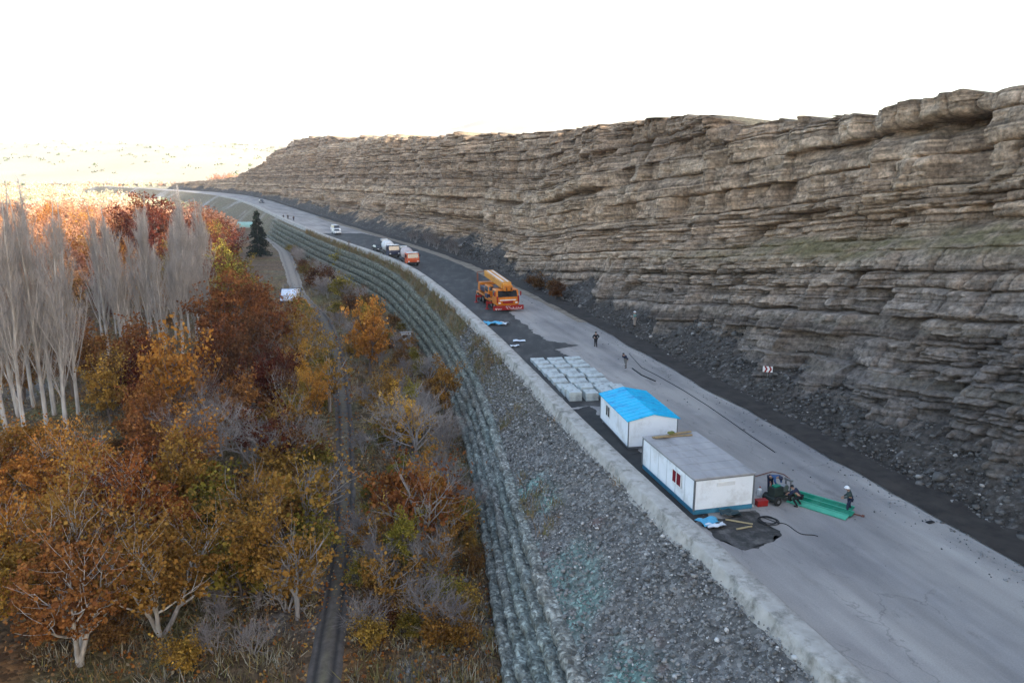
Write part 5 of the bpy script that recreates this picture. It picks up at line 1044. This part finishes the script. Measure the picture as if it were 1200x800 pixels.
x, y = at(660+18, 436+2, 0)
# chevron sign at the cliff foot
def sign():
    x, y = 24.0, 69.7; z = on_cliff(x, y)+.62
    e = empty('chevron_sign', (x, y, z), heading(.32, .95), 'small red and white chevron sign standing on the scree at the cliff foot', 'road sign')
    G().tube([(0, .05, -.7), (0, .05, 1.1)], .03, 8).build('post', M['steel'], e)
    e.scale = (.8, .8, .8); b = G().box((0, 0, .75), (1.1, .03, .7)).build('board', M['white_paint'], e, bevel=.01)
    g = G()
    for k in (-.28, .2): 
        for s in (-1, 1): g.add([(k-.12, -.022, .75+s*.36), (k+.08, -.022, .75+s*.36), (k+.28, -.022, .75), (k+.06, -.022, .75)], [(0, 1, 2, 3)])
    g.build('chevron', M['red'], b)
sign()
# huts in the valley
def hut(px, py, w, l, h, wall, roof, name, label, rz, z0=None):
    x, y = at(px, py, VZ); e = empty(name, (x, y, VZ-.1 if z0 is None else z0), rz, label, 'hut')
    g = G().box((0, 0, h/2), (w, l, h)); g.build('wall', M[wall], e, bevel=.03)
    r = G().box((0, 0, h+.08), (w+.5, l+.5, .14), rx=-.16); r.build('roof', M[roof], e, bevel=.03)
    d = G().box((w*.2, -l/2-.02, h*.42), (.8, .06, h*.8)).build('door', M['frame_grey'], e); win = G().box((-w*.22, -l/2-.02, h*.6), (.8, .06, .6)).build('window', M['glass'], e); G().box((-w*.22, -l/2-.05, h*.6-.34), (.95, .1, .05)).build('sill', M['white_paint'], win)
    return e
def banner_hut():
    x, y = at(341, 356, VZ); e = empty('valley_hut', (x, y, VZ), .12, 'small hut with a bluish white sheet roof framed in dark blue, beside the track', 'hut')
    G().prism([(-1.5, 0), (1.5, 0), (1.5, 3.0), (-1.5, .9)], -1.9, 1.9).build('wall', M['navy'], e, bevel=.02)
    rf = G().box((0, 0, 2.03), (4.1, 3.7, .10), rx=.61).build('roof', M['blue_pale'], e, bevel=.02)
    g = G()
    for q in (-2.1, 2.1): g.box((q, 0, 2.05), (.22, 3.8, .2), rx=.61)
    g.box((0, 1.52, 3.12), (4.4, .2, .2)); g.build('roof_edge', M['navy'], rf)
    d = G().box((1.92, .5, .95), (.06, .9, 1.8)).build('door', M['frame_grey'], e)
M['blue_pale'] = mat('roof_pale_blue', (.62, .70, .80), (.42, .52, .66), 1.0, .5, .1, dirt=(.25, .36, .55))
banner_hut()
hut(268, 272, 4.5, 4.5, 3.2, 'white_panel', 'grey_roof', 'valley_hut', 'tiny white hut left of the dark conifer on the pale bank', .1)
hut(476, 397, 1.5, 1.4, 1.2, 'white_panel', 'grey_roof', 'pump_hut', 'small white pump hut at the foot of the gabion wall near the orange tree', .3)
def greenhouse():
    x, y = at(283, 268, VZ); e = empty('greenhouse', (x, y, VZ), .08, 'long pale green greenhouse roof beyond the conifer', 'greenhouse')
    g = G(); n = 9; vs = []
    for yy in (-3, 3):
        for i in range(n): a = math.pi*i/(n-1); vs.append((0+0*a, 0, 0))
    vs = [(sx*9, 3.2*math.cos(math.pi*i/(n-1)), 1.0+2.2*math.sin(math.pi*i/(n-1))) for sx in (-1, 1) for i in range(n)]
    g.add(vs, [(i, i+1, n+i+1, n+i) for i in range(n-1)]+[tuple(range(n-1, -1, -1)), tuple(range(n, 2*n))]); g.build('cover', mat('greenhouse_film', (.25, .42, .38), (.18, .33, .30), .8, .5), e)
    G().box((0, 0, .5), (18, 6.3, 1.0)).build('wall', M['concrete'], e)
greenhouse()
# pole beside the parapet
x, y = at(430, 322, -6.4); e = empty('utility_pole', (float(XL(203))-2.6, 203, -3.2), 0, 'thin dark wooden pole rising over the parapet beside the black car', 'pole')
G().tube([(0, 0, -1), (0, 0, 5.2)], [.17, .11], 8).build('shaft', M['bark_dark'], e); G().box((0, 0, 4.7), (1.1, .12, .12)).build('crossarm', M['bark_dark'], e)
# ------------------------------------------------------------------ light, sky, camera
SUN_EL = R(14.5); SUN_AZ = math.atan2(1.0, -.7)      # azimuth from +Y towards +X: the sun is low on the right, behind the cliff
to = Vector((math.sin(SUN_AZ)*math.cos(SUN_EL), math.cos(SUN_AZ)*math.cos(SUN_EL), math.sin(SUN_EL)))
w = bpy.data.worlds.new('World'); SC.world = w; w.use_nodes = True; nt = w.node_tree; nt.nodes.clear()
sky = nt.nodes.new('ShaderNodeTexSky'); sky.sky_type = 'NISHITA'; sky.sun_disc = False; sky.sun_elevation = SUN_EL; sky.sun_rotation = SUN_AZ
sky.dust_density = 2.2; sky.air_density = .85; sky.ozone_density = .4
bg = nt.nodes.new('ShaderNodeBackground'); bg.inputs[1].default_value = .15; ow = nt.nodes.new('ShaderNodeOutputWorld')
nt.links.new(sky.outputs[0], bg.inputs[0]); nt.links.new(bg.outputs[0], ow.inputs[0])
sl = bpy.data.lights.new('sun', 'SUN'); sl.energy = 3.0; sl.angle = R(.5); sl.color = (1, .92, .82)
so = bpy.data.objects.new('sun', sl); COL.objects.link(so); so.rotation_euler = to.to_track_quat('Z', 'Y').to_euler()
cd = bpy.data.cameras.new('camera'); co = bpy.data.objects.new('camera', cd); COL.objects.link(co); SC.camera = co
cd.sensor_width = 36; cd.sensor_fit = 'HORIZONTAL'; cd.lens = 27; cd.clip_end = 9000; cd.clip_start = .5
co.location = (0, 0, CH); co.rotation_euler = (math.pi/2-PITCH, 0, 0)
vs = SC.view_settings; vs.view_transform = 'Standard'; vs.look = 'None'; vs.exposure = 2.25; vs.gamma = 1; vs.use_curve_mapping = False
SC.render.engine = 'CYCLES'

g = G().box((-1400, 1800, 160), (5400, 7000, 346)); hz = g.build('haze', None); tag(hz, kind='stuff')
hm = bpy.data.materials.new('haze_air'); hm.use_nodes = True; hn = hm.node_tree; hn.nodes.clear(); ho = hn.nodes.new('ShaderNodeOutputMaterial'); hv = hn.nodes.new('ShaderNodeVolumePrincipled')
hv.inputs['Color'].default_value = (.95, .93, .92, 1); hv.inputs['Density'].default_value = .00014; hv.inputs['Anisotropy'].default_value = .2; hn.links.new(hv.outputs[0], ho.inputs['Volume']); hz.data.materials.append(hm)
